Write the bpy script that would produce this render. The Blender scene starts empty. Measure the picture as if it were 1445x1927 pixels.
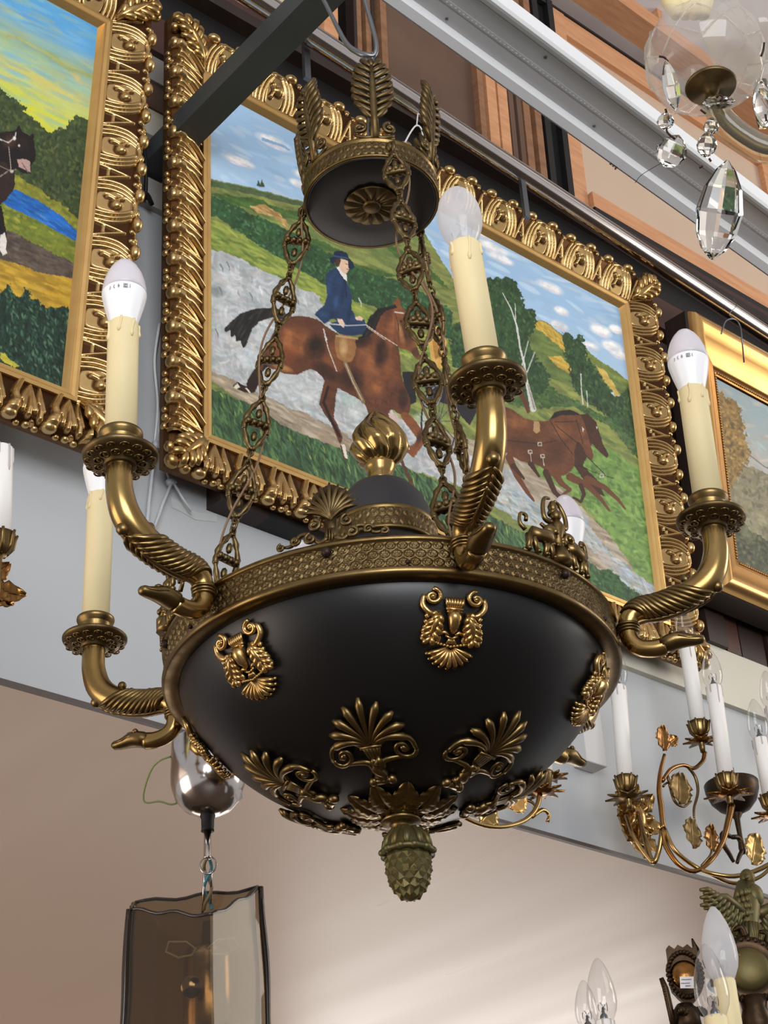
import bpy, bmesh, math, random
import numpy as np
from mathutils import Vector, Matrix

random.seed(7)
rng = np.random.RandomState(11)
scene = bpy.context.scene
COL = scene.collection

# ------------------------------------------------------------------ camera
# X runs along the picture wall, Y into the wall, Z up. The camera stands on the shop floor.
FPX, CXP, CYP = 3200.0, 722.5, 963.5
AZ, PITCH, ROLL = math.radians(41.8), math.radians(32.0), math.radians(3.5)
CAM = np.array([0.0, 0.0, 1.6])
_f = np.array([math.sin(AZ) * math.cos(PITCH), math.cos(AZ) * math.cos(PITCH), math.sin(PITCH)])
_r0 = np.array([math.cos(AZ), -math.sin(AZ), 0.0])
_u0 = np.cross(_r0, _f)
_r = _r0 * math.cos(ROLL) - _u0 * math.sin(ROLL)
_u = _u0 * math.cos(ROLL) + _r0 * math.sin(ROLL)
cd = bpy.data.cameras.new('camera')
cd.sensor_fit = 'VERTICAL'
cd.sensor_height = 36.0
cd.lens = FPX * 36.0 / 1927.0
cd.clip_start = 0.02
cam = bpy.data.objects.new('camera', cd)
COL.objects.link(cam)
M = Matrix.Identity(4)
for i in range(3):
    M[i][0], M[i][1], M[i][2], M[i][3] = _r[i], _u[i], -_f[i], CAM[i]
cam.matrix_world = M
scene.camera = cam

# ------------------------------------------------------------------ light
world = bpy.data.worlds.new('shop_air')
scene.world = world
world.use_nodes = True
wn = world.node_tree.nodes
wn['Background'].inputs[0].default_value = (0.86, 0.86, 0.88, 1)
wn['Background'].inputs[1].default_value = 0.58


def area(name, loc, target, size, size_y, power, color):
    l = bpy.data.lights.new(name, 'AREA')
    l.shape = 'RECTANGLE'
    l.size, l.size_y = size, size_y
    l.energy = power
    l.color = color
    o = bpy.data.objects.new(name, l)
    COL.objects.link(o)
    o.location = loc
    o.rotation_euler = (Vector(target) - Vector(loc)).to_track_quat('-Z', 'Y').to_euler()
    return o


area('shopfront_daylight', (-1.6, -3.2, 2.5), (1.2, 1.2, 2.9), 3.2, 2.2, 205, (0.95, 0.97, 1.0))
area('side_window_daylight', (5.2, -0.6, 3.6), (1.8, 1.6, 3.8), 1.6, 2.0, 62, (1.0, 0.93, 0.82))
area('far_window_daylight', (7.6, 7.85, 1.0), (2.2, 2.2, 2.5), 2.6, 1.7, 78, (1.0, 0.94, 0.88))
area('soffit_fill_uplight', (3.2, 5.0, 0.45), (3.0, 4.6, 2.5), 3.0, 2.0, 46, (1.0, 0.90, 0.82))  # no display case here: added fill that brightens the soffit from below
area('soffit_fill_warm', (-3.3, 3.4, 1.2), (1.4, 2.2, 2.5), 3.0, 2.4, 105, (1.0, 0.84, 0.70))  # no street door: added fill giving the soffit's left side its warm tone
scene.view_settings.view_transform = 'Standard'
scene.view_settings.look = 'None'
scene.view_settings.exposure = 0.0
scene.view_settings.gamma = 1.0
scene.view_settings.use_curve_mapping = False


# ------------------------------------------------------------------ where a sight line meets a plane of the room
def ray(x, y):
    return _f + _r * (x - CXP) / FPX - _u * (y - CYP) / FPX


def at_y(x, y, Y):
    d = ray(x, y)
    return CAM + d * (Y - CAM[1]) / d[1]


def at_z(x, y, Z):
    d = ray(x, y)
    return CAM + d * (Z - CAM[2]) / d[2]


def at_d(x, y, D):
    return CAM + ray(x, y) * D


def project(P):
    d = np.asarray(P, float) - CAM
    z = d @ _f
    return CXP + FPX * (d @ _r) / z, CYP - FPX * (d @ _u) / z


# ------------------------------------------------------------------ materials
def srgb(c):
    c = np.asarray(c, float) / 255.0
    return tuple(np.where(c <= 0.04045, c / 12.92, ((c + 0.055) / 1.055) ** 2.4))


MATS = {}


def mat(name, color, rough=0.5, metal=0.0, noise=None, bump=None, coat=0.0, trans=0.0, ior=1.45,
        emit=None, alpha=None, scale3=(1, 1, 1), spec=None, rot=(0, 0, 0), rvar=0.0, detail=4):
    """color/second colour in sRGB bytes; noise=(scale, second colour, amount); bump=(scale, strength)"""
    m = bpy.data.materials.new(name)
    m.use_nodes = True
    nt = m.node_tree
    b = nt.nodes['Principled BSDF']
    col = (*srgb(color), 1)
    b.inputs['Base Color'].default_value = col
    b.inputs['Roughness'].default_value = rough
    b.inputs['Metallic'].default_value = metal
    b.inputs['Coat Weight'].default_value = coat
    b.inputs['Transmission Weight'].default_value = trans
    b.inputs['IOR'].default_value = ior
    if spec is not None:
        b.inputs['Specular IOR Level'].default_value = spec
    if emit:
        b.inputs['Emission Color'].default_value = (*srgb(emit[0]), 1)
        b.inputs['Emission Strength'].default_value = emit[1]
    if alpha is not None:
        b.inputs['Alpha'].default_value = alpha
    if noise or bump or rvar:
        tc = nt.nodes.new('ShaderNodeTexCoord')
        mp = nt.nodes.new('ShaderNodeMapping')
        mp.inputs['Scale'].default_value = scale3
        mp.inputs['Rotation'].default_value = rot
        nt.links.new(tc.outputs['Object'], mp.inputs['Vector'])
    if noise:
        n = nt.nodes.new('ShaderNodeTexNoise')
        n.inputs['Scale'].default_value = noise[0]
        n.inputs['Detail'].default_value = detail
        nt.links.new(mp.outputs[0], n.inputs['Vector'])
        rp = nt.nodes.new('ShaderNodeValToRGB')
        lo = max(0.0, 0.5 - 0.25 / max(noise[2], .05))
        hi = min(1.0, 0.5 + 0.25 / max(noise[2], .05))
        rp.color_ramp.elements[0].position = lo
        rp.color_ramp.elements[1].position = hi
        rp.color_ramp.elements[0].color = col
        rp.color_ramp.elements[1].color = (*srgb(noise[1]), 1)
        nt.links.new(n.outputs['Fac'], rp.inputs[0])
        nt.links.new(rp.outputs[0], b.inputs['Base Color'])
        if rvar:
            mr = nt.nodes.new('ShaderNodeMapRange')
            mr.inputs['From Min'].default_value = .3
            mr.inputs['From Max'].default_value = .7
            mr.inputs['To Min'].default_value = max(0.02, rough - rvar)
            mr.inputs['To Max'].default_value = rough + rvar
            nt.links.new(n.outputs['Fac'], mr.inputs['Value'])
            nt.links.new(mr.outputs[0], b.inputs['Roughness'])
    if bump:
        n2 = nt.nodes.new('ShaderNodeTexNoise')
        n2.inputs['Scale'].default_value = bump[0]
        n2.inputs['Detail'].default_value = 3
        nt.links.new(mp.outputs[0], n2.inputs['Vector'])
        bp = nt.nodes.new('ShaderNodeBump')
        bp.inputs['Strength'].default_value = bump[1]
        bp.inputs['Distance'].default_value = 0.002
        nt.links.new(n2.outputs['Fac'], bp.inputs['Height'])
        nt.links.new(bp.outputs[0], b.inputs['Normal'])
    MATS[name] = m
    return m


mat('wall_paint', (180, 182, 184), .55, noise=(1.2, (173, 176, 178), .8), bump=(60, .05))
mat('wall_edge', (84, 74, 70), .5)
mat('soffit', (196, 166, 138), .30, noise=(3.0, (190, 160, 134), .6), scale3=(3.2, .22, 1), rot=(0, 0, math.radians(-28)), rvar=.03, detail=1.5, spec=.38)
mat('floorboards', (84, 70, 58), .5, noise=(3, (66, 54, 44), .9))
mat('plaster', (232, 229, 232), .8, noise=(2, (224, 220, 224), .6))
mat('cream_board', (212, 206, 190), .6, noise=(4, (198, 192, 176), .7))
mat('pale_board', (168, 164, 158), .6, noise=(4, (150, 146, 140), .7))
mat('pine', (214, 160, 116), .55, noise=(7, (190, 132, 92), .9), scale3=(3, 3, 14), detail=8)
mat('pine_long', (214, 160, 116), .55, noise=(7, (188, 130, 92), .9), scale3=(1.5, 14, 14), detail=8)
mat('old_pine', (152, 110, 78), .6, noise=(7, (122, 84, 58), .9), scale3=(3, 3, 12), detail=8)
mat('brown_canvas', (112, 86, 70), .8, noise=(5, (84, 62, 50), .8), bump=(300, .2))
mat('beige_canvas', (202, 178, 156), .85, noise=(5, (192, 166, 144), .6), bump=(300, .2))
mat('pale_canvas', (200, 190, 160), .85, noise=(6, (190, 172, 130), .8))
mat('dark_wood', (52, 36, 28), .55, noise=(5, (32, 22, 17), .9), scale3=(6, 6, 1), detail=6)
mat('maroon_wood', (84, 50, 40), .5, noise=(5, (58, 34, 28), .9), scale3=(1, 6, 6), detail=6)
mat('red_wood', (104, 62, 42), .5, noise=(5, (76, 42, 28), .9), scale3=(8, 8, 1), detail=6)
mat('black_paint', (18, 16, 15), .6)
mat('void_black', (9, 8, 8), .8)
mat('chrome', (214, 208, 204), .16, 1.0, noise=(6, (190, 180, 176), .8), scale3=(.3, 8, 8))
mat('steel_wire', (120, 122, 126), .35, .9)
mat('white_alu', (240, 243, 246), .4, 0)
mat('grey_alu', (206, 208, 212), .35, .1, noise=(4, (216, 218, 222), .8), scale3=(1, 1, 1))
mat('led_white', (236, 238, 240), .4)
mat('beam_paint', (74, 78, 78), .45, .2, noise=(9, (62, 66, 66), .8), bump=(80, .05))
mat('gilt', (194, 162, 106), .27, .92, noise=(40, (160, 122, 70), .8), bump=(160, .12))
mat('gilt_ground', (118, 80, 42), .42, .75, noise=(50, (84, 54, 28), .8), bump=(160, .2))
mat('gilt_plain', (218, 180, 116), .34, .75, noise=(30, (200, 158, 94), .7), scale3=(1, 1, 1))
mat('gold_leaf', (220, 178, 114), .30, .92, noise=(12, (204, 154, 88), .8))
mat('brass', (136, 114, 74), .36, 1.0, noise=(55, (94, 74, 44), .9), bump=(120, .06), rvar=.08)
mat('brass_bright', (170, 142, 92), .25, 1.0, noise=(30, (136, 108, 62), .8), rvar=.06)
mat('brass_dark', (116, 99, 68), .44, 1.0, noise=(60, (78, 60, 36), .9), bump=(150, .12))
mat('brass_orange', (146, 110, 66), .24, 1.0, noise=(30, (120, 76, 32), .8), rvar=.06)
mat('brass_green', (88, 90, 62), .5, .75, noise=(60, (104, 84, 44), .9), bump=(150, .1))
mat('bronze', (72, 56, 40), .42, .9, noise=(50, (46, 34, 24), .9), bump=(150, .15))
mat('lacquer', (11, 10, 10), .40, noise=(3.5, (16, 14, 14), .8), rvar=.06, spec=.5, bump=(20, .02))
mat('matte_black', (44, 42, 44), .7)
mat('screw_dark', (50, 34, 30), .5, .6)
mat('candle_cream', (226, 210, 166), .5, noise=(18, (218, 200, 154), .7), spec=.3)
mat('candle_white', (236, 232, 226), .45, spec=.35)
mat('candle_drip', (190, 182, 178), .45)
mat('bulb_white', (240, 240, 242), .35, spec=.4)
mat('bulb_frost', (226, 220, 226), .3, spec=.4, trans=.25)
mat('print_grey', (120, 120, 128), .6)
mat('cord_brown', (120, 92, 66), .55)
mat('clear_plastic', (214, 218, 222), .3, trans=.35)
mat('white_plastic', (228, 228, 226), .4)
mat('paper_white', (236, 234, 236), .7)
mat('ink', (28, 28, 30), .7)
mat('tape', (214, 216, 216), .3, alpha=.55)
mat('white_box', (210, 208, 206), .5)


def glass(name, color, rough=0.0, ior=1.45, thin=True, frost=0.0, fcol=(.88, .88, .9)):
    """blown glass as a shell: clear light passage with real surface reflections"""
    m = bpy.data.materials.new(name)
    m.use_nodes = True
    nt = m.node_tree
    b = nt.nodes['Principled BSDF']
    out = nt.nodes['Material Output']
    b.inputs['Base Color'].default_value = (*srgb(color), 1)
    b.inputs['Roughness'].default_value = rough
    if thin:
        tr = nt.nodes.new('ShaderNodeBsdfTransparent')
        tr.inputs[0].default_value = (*srgb(color), 1)
        gl = nt.nodes.new('ShaderNodeBsdfGlossy')
        gl.inputs['Roughness'].default_value = max(rough, .03)
        lw = nt.nodes.new('ShaderNodeLayerWeight')
        pw = nt.nodes.new('ShaderNodeMath')
        pw.operation = 'POWER'
        pw.inputs[1].default_value = 3.0
        nt.links.new(lw.outputs['Facing'], pw.inputs[0])
        fr = nt.nodes.new('ShaderNodeMath')
        fr.operation = 'MULTIPLY_ADD'
        fr.inputs[1].default_value = ior - 1.0
        fr.inputs[2].default_value = .035
        nt.links.new(pw.outputs[0], fr.inputs[0])
        mx = nt.nodes.new('ShaderNodeMixShader')
        nt.links.new(fr.outputs[0], mx.inputs[0])
        nt.links.new(tr.outputs[0], mx.inputs[1])
        nt.links.new(gl.outputs[0], mx.inputs[2])
        last = mx
        if frost:
            df = nt.nodes.new('ShaderNodeBsdfTranslucent')
            df.inputs[0].default_value = (*fcol, 1)
            dd = nt.nodes.new('ShaderNodeBsdfDiffuse')
            dd.inputs[0].default_value = (*fcol, 1)
            m0 = nt.nodes.new('ShaderNodeMixShader')
            m0.inputs[0].default_value = .5
            nt.links.new(df.outputs[0], m0.inputs[1])
            nt.links.new(dd.outputs[0], m0.inputs[2])
            m2 = nt.nodes.new('ShaderNodeMixShader')
            m2.inputs[0].default_value = frost
            nt.links.new(mx.outputs[0], m2.inputs[1])
            nt.links.new(m0.outputs[0], m2.inputs[2])
            last = m2
        nt.links.new(last.outputs[0], out.inputs[0])
    else:
        b.inputs['Transmission Weight'].default_value = 1
        b.inputs['IOR'].default_value = ior
    MATS[name] = m
    return m


glass('bulb_clear', (248, 248, 248), .02, 1.5, frost=.03)
glass('bulb_hazy', (240, 240, 242), .05, 1.5, frost=.55)
glass('crystal', (250, 249, 244), .0, 1.5, thin=False)
glass('crystal_shell', (244, 240, 232), .03, 1.4, frost=.22)
glass('arm_glass', (236, 230, 206), .03, 1.5, frost=.10)
glass('smoke_glass', (208, 197, 178), .06, 1.14, frost=.04, fcol=(.30, .24, .18))


def attr_mat(name, rough=.45, bump=90):
    m = bpy.data.materials.new(name)
    m.use_nodes = True
    nt = m.node_tree
    b = nt.nodes['Principled BSDF']
    a = nt.nodes.new('ShaderNodeAttribute')
    a.attribute_name = 'paint'
    nt.links.new(a.outputs['Color'], b.inputs['Base Color'])
    b.inputs['Roughness'].default_value = rough
    b.inputs['Specular IOR Level'].default_value = .35
    tc = nt.nodes.new('ShaderNodeTexCoord')
    n2 = nt.nodes.new('ShaderNodeTexNoise')
    n2.inputs['Scale'].default_value = bump
    nt.links.new(tc.outputs['Object'], n2.inputs['Vector'])
    bp = nt.nodes.new('ShaderNodeBump')
    bp.inputs['Strength'].default_value = .12
    bp.inputs['Distance'].default_value = .002
    nt.links.new(n2.outputs['Fac'], bp.inputs['Height'])
    nt.links.new(bp.outputs[0], b.inputs['Normal'])
    MATS[name] = m


attr_mat('oil_paint', .5)


# ------------------------------------------------------------------ mesh building
class MB:
    def __init__(s):
        s.v, s.f = [], []

    def add(s, vs, fs):
        o = len(s.v)
        s.v.extend([tuple(map(float, p)) for p in vs])
        s.f.extend([tuple(i + o for i in f) for f in fs])
        return s

    def box(s, lo, hi, M=None):
        x0, y0, z0 = lo
        x1, y1, z1 = hi
        vs = [(x0, y0, z0), (x1, y0, z0), (x1, y1, z0), (x0, y1, z0), (x0, y0, z1), (x1, y0, z1), (x1, y1, z1), (x0, y1, z1)]
        if M is not None:
            vs = [tuple(M @ Vector(p)) for p in vs]
        return s.add(vs, [(0, 3, 2, 1), (4, 5, 6, 7), (0, 1, 5, 4), (1, 2, 6, 5), (2, 3, 7, 6), (3, 0, 4, 7)])

    def hexa(s, a, b):
        """a, b: two matching quads (bottom, top)"""
        return s.add(list(a) + list(b), [(0, 3, 2, 1), (4, 5, 6, 7), (0, 1, 5, 4), (1, 2, 6, 5), (2, 3, 7, 6), (3, 0, 4, 7)])

    def tube(s, pts, rad, n=8, flat=1.0, up=None, cap=True, closed=False):
        P = [np.asarray(p, float) for p in pts]
        m = len(P)
        if not hasattr(rad, '__len__'):
            rad = [rad] * m
        if len(rad) != m:
            rad = list(np.interp(np.linspace(0, 1, m), np.linspace(0, 1, len(rad)), rad))
        T = []
        for i in range(m):
            if closed:
                t = P[(i + 1) % m] - P[i - 1]
            else:
                t = P[min(i + 1, m - 1)] - P[max(i - 1, 0)]
            l = np.linalg.norm(t)
            T.append(t / l if l > 1e-12 else np.array([0, 0, 1.0]))
        ref = np.asarray(up, float) if up is not None else (np.array([0, 0, 1.0]) if abs(T[0][2]) < .9 else np.array([1.0, 0, 0]))
        vs, fs = [], []
        nrm = None
        for i in range(m):
            if up is not None:
                b = ref - T[i] * (ref @ T[i])
            else:
                b = (ref if nrm is None else nrm)
                b = b - T[i] * (b @ T[i])
            l = np.linalg.norm(b)
            if l < 1e-9:
                b = np.cross(T[i], [0.3, .8, .5])
                l = np.linalg.norm(b)
            b /= l
            nrm = b
            c = np.cross(T[i], b)
            for k in range(n):
                a = 2 * math.pi * k / n
                vs.append(P[i] + (c * math.cos(a) + b * math.sin(a) * flat) * rad[i])
        for i in range(m if closed else m - 1):
            j = (i + 1) % m
            for k in range(n):
                k2 = (k + 1) % n
                fs.append((i * n + k, i * n + k2, j * n + k2, j * n + k))
        if cap and not closed:
            fs.append(tuple(range(n - 1, -1, -1)))
            fs.append(tuple((m - 1) * n + k for k in range(n)))
        return s.add(vs, fs)

    def lathe(s, prof, n=32, M=None, cap=True):
        """prof: (r, z) list around local z"""
        vs, fs = [], []
        for r, z in prof:
            for k in range(n):
                a = 2 * math.pi * k / n
                vs.append((r * math.cos(a), r * math.sin(a), z))
        for i in range(len(prof) - 1):
            for k in range(n):
                k2 = (k + 1) % n
                fs.append((i * n + k, i * n + k2, (i + 1) * n + k2, (i + 1) * n + k))
        if cap:
            if prof[0][0] > 1e-6:
                fs.append(tuple(range(n - 1, -1, -1)))
            if prof[-1][0] > 1e-6:
                fs.append(tuple((len(prof) - 1) * n + k for k in range(n)))
        if M is not None:
            vs = [tuple(M @ Vector(p)) for p in vs]
        return s.add(vs, fs)

    def ball(s, c, r, n=8, m=6, M=None):
        if not hasattr(r, '__len__'):
            r = (r, r, r)
        prof = []
        vs, fs = [], []
        vs.append((0, 0, -1.0))
        for i in range(1, m):
            t = -math.pi / 2 + math.pi * i / m
            for k in range(n):
                a = 2 * math.pi * k / n
                vs.append((math.cos(t) * math.cos(a), math.cos(t) * math.sin(a), math.sin(t)))
        vs.append((0, 0, 1.0))
        for k in range(n):
            fs.append((0, 1 + (k + 1) % n, 1 + k))
        for i in range(m - 2):
            for k in range(n):
                k2 = (k + 1) % n
                fs.append((1 + i * n + k, 1 + i * n + k2, 1 + (i + 1) * n + k2, 1 + (i + 1) * n + k))
        last = len(vs) - 1
        for k in range(n):
            fs.append((last, 1 + (m - 2) * n + k, 1 + (m - 2) * n + (k + 1) % n))
        out = []
        for p in vs:
            q = Vector((p[0] * r[0], p[1] * r[1], p[2] * r[2]))
            if M is not None:
                q = M @ q
            out.append((q[0] + c[0], q[1] + c[1], q[2] + c[2]))
        return s.add(out, fs)

    def prism(s, outline, z0, z1, M=None):
        n = len(outline)
        vs = [(x, y, z0) for x, y in outline] + [(x, y, z1) for x, y in outline]
        if M is not None:
            vs = [tuple(M @ Vector(p)) for p in vs]
        fs = [tuple(range(n - 1, -1, -1)), tuple(range(n, 2 * n))]
        fs += [(k, (k + 1) % n, n + (k + 1) % n, n + k) for k in range(n)]
        return s.add(vs, fs)

    def grid(s, nu, nv, fn, wrap=False):
        vs = [fn(i / (nu if wrap else nu - 1), j / (nv - 1)) for i in range(nu) for j in range(nv)]
        fs = []
        for i in range(nu if wrap else nu - 1):
            i2 = (i + 1) % nu
            for j in range(nv - 1):
                fs.append((i * nv + j, i2 * nv + j, i2 * nv + j + 1, i * nv + j + 1))
        return s.add(vs, fs)

    def merge(s, other, fn=None):
        return s.add([fn(p) for p in other.v] if fn else other.v, other.f)

    def xf(s, fn):
        s.v = [tuple(map(float, fn(p))) for p in s.v]
        return s

    def mesh(s, name, material, smooth=True):
        me = bpy.data.meshes.new(name)
        me.from_pydata(s.v, [], s.f)
        if material:
            me.materials.append(MATS[material] if isinstance(material, str) else material)
        bm = bmesh.new()
        bm.from_mesh(me)
        bmesh.ops.recalc_face_normals(bm, faces=bm.faces)
        bm.to_mesh(me)
        bm.free()
        if smooth:
            me.polygons.foreach_set('use_smooth', [True] * len(me.polygons))
        me.update()
        return me

    def build(s, name, material, parent=None, smooth=True, sharp=None, origin=None):
        """vertices are in world metres; the object's origin becomes its parent's (or `origin`)"""
        o0 = origin_of(parent)
        if origin is not None:
            o0 = np.asarray(origin, float)
        s2 = MB()
        s2.v = [tuple(np.asarray(p) - o0) for p in s.v]
        s2.f = s.f
        me = s2.mesh(name, material, smooth)
        if sharp:
            me.set_sharp_from_angle(angle=math.radians(sharp))
        o = bpy.data.objects.new(name, me)
        COL.objects.link(o)
        if parent is not None:
            o.parent = parent
            o.location = tuple(o0 - origin_of(parent))
        else:
            o.location = o0
        return o


def origin_of(p):
    o = np.zeros(3)
    while p is not None:
        o += np.asarray(p.location)
        p = p.parent
    return o


def tag(o, label=None, cat=None, group=None, kind=None):
    if label:
        o['label'] = label
    if cat:
        o['category'] = cat
    if group:
        o['group'] = group
    if kind:
        o['kind'] = kind
    return o


def empty(name, loc):
    o = bpy.data.objects.new(name, None)
    o.empty_display_size = .05
    COL.objects.link(o)
    o.location = tuple(map(float, loc))
    o.matrix_world = Matrix.Translation(Vector(tuple(map(float, loc))))
    return o


def inst(name, me, M, parent):
    """a copy of a mesh placed by world matrix M under parent (parents are unrotated)"""
    o = bpy.data.objects.new(name, me)
    COL.objects.link(o)
    o.parent = parent
    off = Vector(origin_of(parent))
    o.matrix_basis = Matrix.Translation(-off) @ M
    return o


def basis(o, x, y, z):
    Mx = Matrix.Identity(4)
    for i in range(3):
        Mx[i][0], Mx[i][1], Mx[i][2], Mx[i][3] = x[i], y[i], z[i], o[i]
    return Mx


def unit(v):
    v = np.asarray(v, float)
    return v / np.linalg.norm(v)


def bez(pts, n=24):
    """smooth Catmull-Rom through pts"""
    P = [np.asarray(p, float) for p in pts]
    if len(P) == 2:
        return [P[0] + (P[1] - P[0]) * t for t in np.linspace(0, 1, n)]
    Q = [2 * P[0] - P[1]] + P + [2 * P[-1] - P[-2]]
    segs = len(P) - 1
    out = []
    for i in range(n):
        t = i / (n - 1) * segs
        k = min(int(t), segs - 1)
        t -= k
        a, b, c, d = Q[k], Q[k + 1], Q[k + 2], Q[k + 3]
        out.append(.5 * ((2 * b) + (c - a) * t + (2 * a - 5 * b + 4 * c - d) * t * t + (3 * b - a - 3 * c + d) * t ** 3))
    return out


def spiral(c, r0, r1, a0, turns, n=22, z=0.0):
    return [(c[0] + (r0 + (r1 - r0) * t) * math.cos(a0 + turns * 2 * math.pi * t),
             c[1] + (r0 + (r1 - r0) * t) * math.sin(a0 + turns * 2 * math.pi * t), z) for t in np.linspace(0, 1, n)]

# ================================================================== the setting
YW = 1.70                      # face of the picture wall
ZS = 2.545                     # lower edge of the wall, height of the soffit behind it


def struct(name, mb, m, smooth=False, **k):
    o = mb.build(name, m, None, smooth, **k)
    o['kind'] = 'structure'
    return o


struct('wall_back', MB().box((-1.5, YW, ZS + .006), (6.0, YW + .06, 3.70)), 'wall_paint')
struct('trim_1', MB().box((-1.5, YW - .003, ZS), (6.0, YW + .004, ZS + .006)), 'wall_edge')
struct('ceiling', MB().box((-1.5, YW + .004, ZS), (9.0, 8.0, ZS + .012)), 'soffit')
struct('ceiling_upper', MB().box((-2.5, -3.0, 5.10), (9.0, 8.0, 5.15)), 'plaster')
struct('floor', MB().box((-3.5, -4.5, -.05), (9.0, 8.0, 0)), 'floorboards')
fw = MB()
fw.box((-1.5, 8.0, 0), (6.2, 8.1, ZS)).box((6.2, 8.0, 1.9), (9.0, 8.1, ZS))
struct('wall_far', fw, 'plaster')
# the deep shelf above the wall where canvases are stored, and a near-black sheet standing in for the shade behind them
struct('shelf_shade_back', MB().box((-1.5, 2.00, 3.735), (2.235, 2.06, 4.76)), 'void_black')
struct('trim_2', MB().box((-1.5, YW + .021, 3.70), (6.0, 2.20, 3.735)), 'black_paint')

# boards fixed along the wall behind and between the pictures
sb = MB()
struct('trim_3', MB().box((.55, YW - .014, 3.560), (1.16, YW, 3.615)), 'cream_board')
struct('trim_4', MB().box((.55, YW - .018, 3.615), (1.16, YW, 3.625)), 'red_wood')
struct('trim_5', MB().box((.55, YW - .012, 3.625), (1.16, YW, 3.680)), 'brown_canvas')
struct('trim_6', MB().box((.55, YW - .016, 3.680), (1.16, YW, 3.742)), 'pale_board')
struct('trim_7', MB().box((.55, YW - .012, 3.415), (1.16, YW, 3.470)), 'pale_board')
struct('trim_8', MB().box((at_y(1160, 1240, YW)[0], YW - .012, 2.898), (4.2, YW, 3.012)), 'cream_board')
x9 = at_y(578, 990, 1.67)[0]
struct('trim_9', MB().box((1.18, YW - .035, 2.905), (x9 - .075, YW, 3.05)), 'dark_wood')
struct('trim_10', MB().box((x9 - .075, YW - .035, 2.905), (x9, YW, 3.05)), 'black_paint')
# upright planks at the right, each one a board of its own
pk = tag(MB().box((2.14, YW - .004, 3.012), (4.2, YW - .001, 3.70)).build('wall_planking', 'black_paint', None, False), kind='structure')
xk = 2.150
for k in range(26):
    w = (.070, .052, .060, .046, .078)[k % 5]
    dep = (.012, .004, .016, .008, .006)[k % 5]
    MB().box((xk + .003, YW - .006 - dep, 3.012), (xk + w - .003, YW - .004, 3.70)).build('plank', ('dark_wood', 'red_wood', 'dark_wood', 'maroon_wood', 'dark_wood')[k % 5], pk, False)
    xk += w

# ================================================================== carved gilt frames
def acanthus(mb, root, tip, width, lobes=4, bend=0.0, h0=.003, h1=.006, rad=.0026, lift=None, n=6, mid=True):
    """leaf lying in local XY: a midrib with tapering side lobes; lift(x, y) gives the ground height"""
    lift = lift or (lambda x, y: 0.0)
    r, t = np.array(root, float), np.array(tip, float)
    d = t - r
    L = np.linalg.norm(d)
    d /= L
    q = np.array([-d[1], d[0]])

    def axis(s):
        return r + d * L * s + q * bend * math.sin(math.pi * s * .9)

    def put(p, h):
        return (p[0], p[1], lift(p[0], p[1]) + h)
    if mid:
        mb.tube([put(axis(s), h0 + (h1 - h0) * math.sin(math.pi * s)) for s in np.linspace(0, 1, 7)], [rad * .7, rad * 1.3, rad * 1.5, rad * 1.3, rad * 1.0, rad * .9, rad * .3], n)
    for k in range(lobes):
        s0 = .12 + .72 * k / max(1, lobes - 1)
        w = width * (math.sin(math.pi * (.18 + .66 * k / max(1, lobes - 1)))) * .5
        for sg in (-1, 1):
            b = axis(s0)
            pts = []
            for s in np.linspace(0, 1, 5):
                p = b + q * sg * w * s + d * L * (.16 * s + .10 * s * s)
                pts.append(put(p, h0 + (h1 - h0) * .9 * math.sin(math.pi * (.25 + .6 * s))))
            mb.tube(pts, [rad * .7, rad * 1.0, rad * 1.25, rad * 1.3, rad * .5], n)
    return mb


FW, FIL = .082, .016         # moulding width, plain inner fillet
PROF = [(FIL, .005), (.030, .011), (.048, .018), (.064, .023), (.074, .0215), (.079, .016), (FW, .006)]


def ground(x, y):
    return float(np.interp(y + FIL, [p[0] for p in PROF], [p[1] for p in PROF]))


def carved_mat():
    """water gilding over brown bole: bare bole in the ground, gold on the carving"""
    m = bpy.data.materials.new('carved_gilt')
    m.use_nodes = True
    nt = m.node_tree
    b = nt.nodes['Principled BSDF']
    at = nt.nodes.new('ShaderNodeAttribute')
    at.attribute_name = 'gilt'
    tc = nt.nodes.new('ShaderNodeTexCoord')
    n = nt.nodes.new('ShaderNodeTexNoise')
    n.inputs['Scale'].default_value = 60
    nt.links.new(tc.outputs['Object'], n.inputs['Vector'])
    g = nt.nodes.new('ShaderNodeMix')
    g.data_type = 'RGBA'
    g.inputs['A'].default_value = (*srgb((212, 182, 126)), 1)
    g.inputs['B'].default_value = (*srgb((188, 148, 92)), 1)
    nt.links.new(n.outputs['Fac'], g.inputs['Factor'])
    mx = nt.nodes.new('ShaderNodeMix')
    mx.data_type = 'RGBA'
    mx.inputs['A'].default_value = (*srgb((74, 46, 24)), 1)
    nt.links.new(at.outputs['Fac'], mx.inputs['Factor'])
    nt.links.new(g.outputs['Result'], mx.inputs['B'])
    nt.links.new(mx.outputs['Result'], b.inputs['Base Color'])
    mr = nt.nodes.new('ShaderNodeMapRange')
    mr.inputs['To Min'].default_value = .5
    mr.inputs['To Max'].default_value = .26
    nt.links.new(at.outputs['Fac'], mr.inputs['Value'])
    nt.links.new(mr.outputs[0], b.inputs['Roughness'])
    b.inputs['Metallic'].default_value = .9
    MATS['carved_gilt'] = m


carved_mat()
YM = FW - FIL


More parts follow.
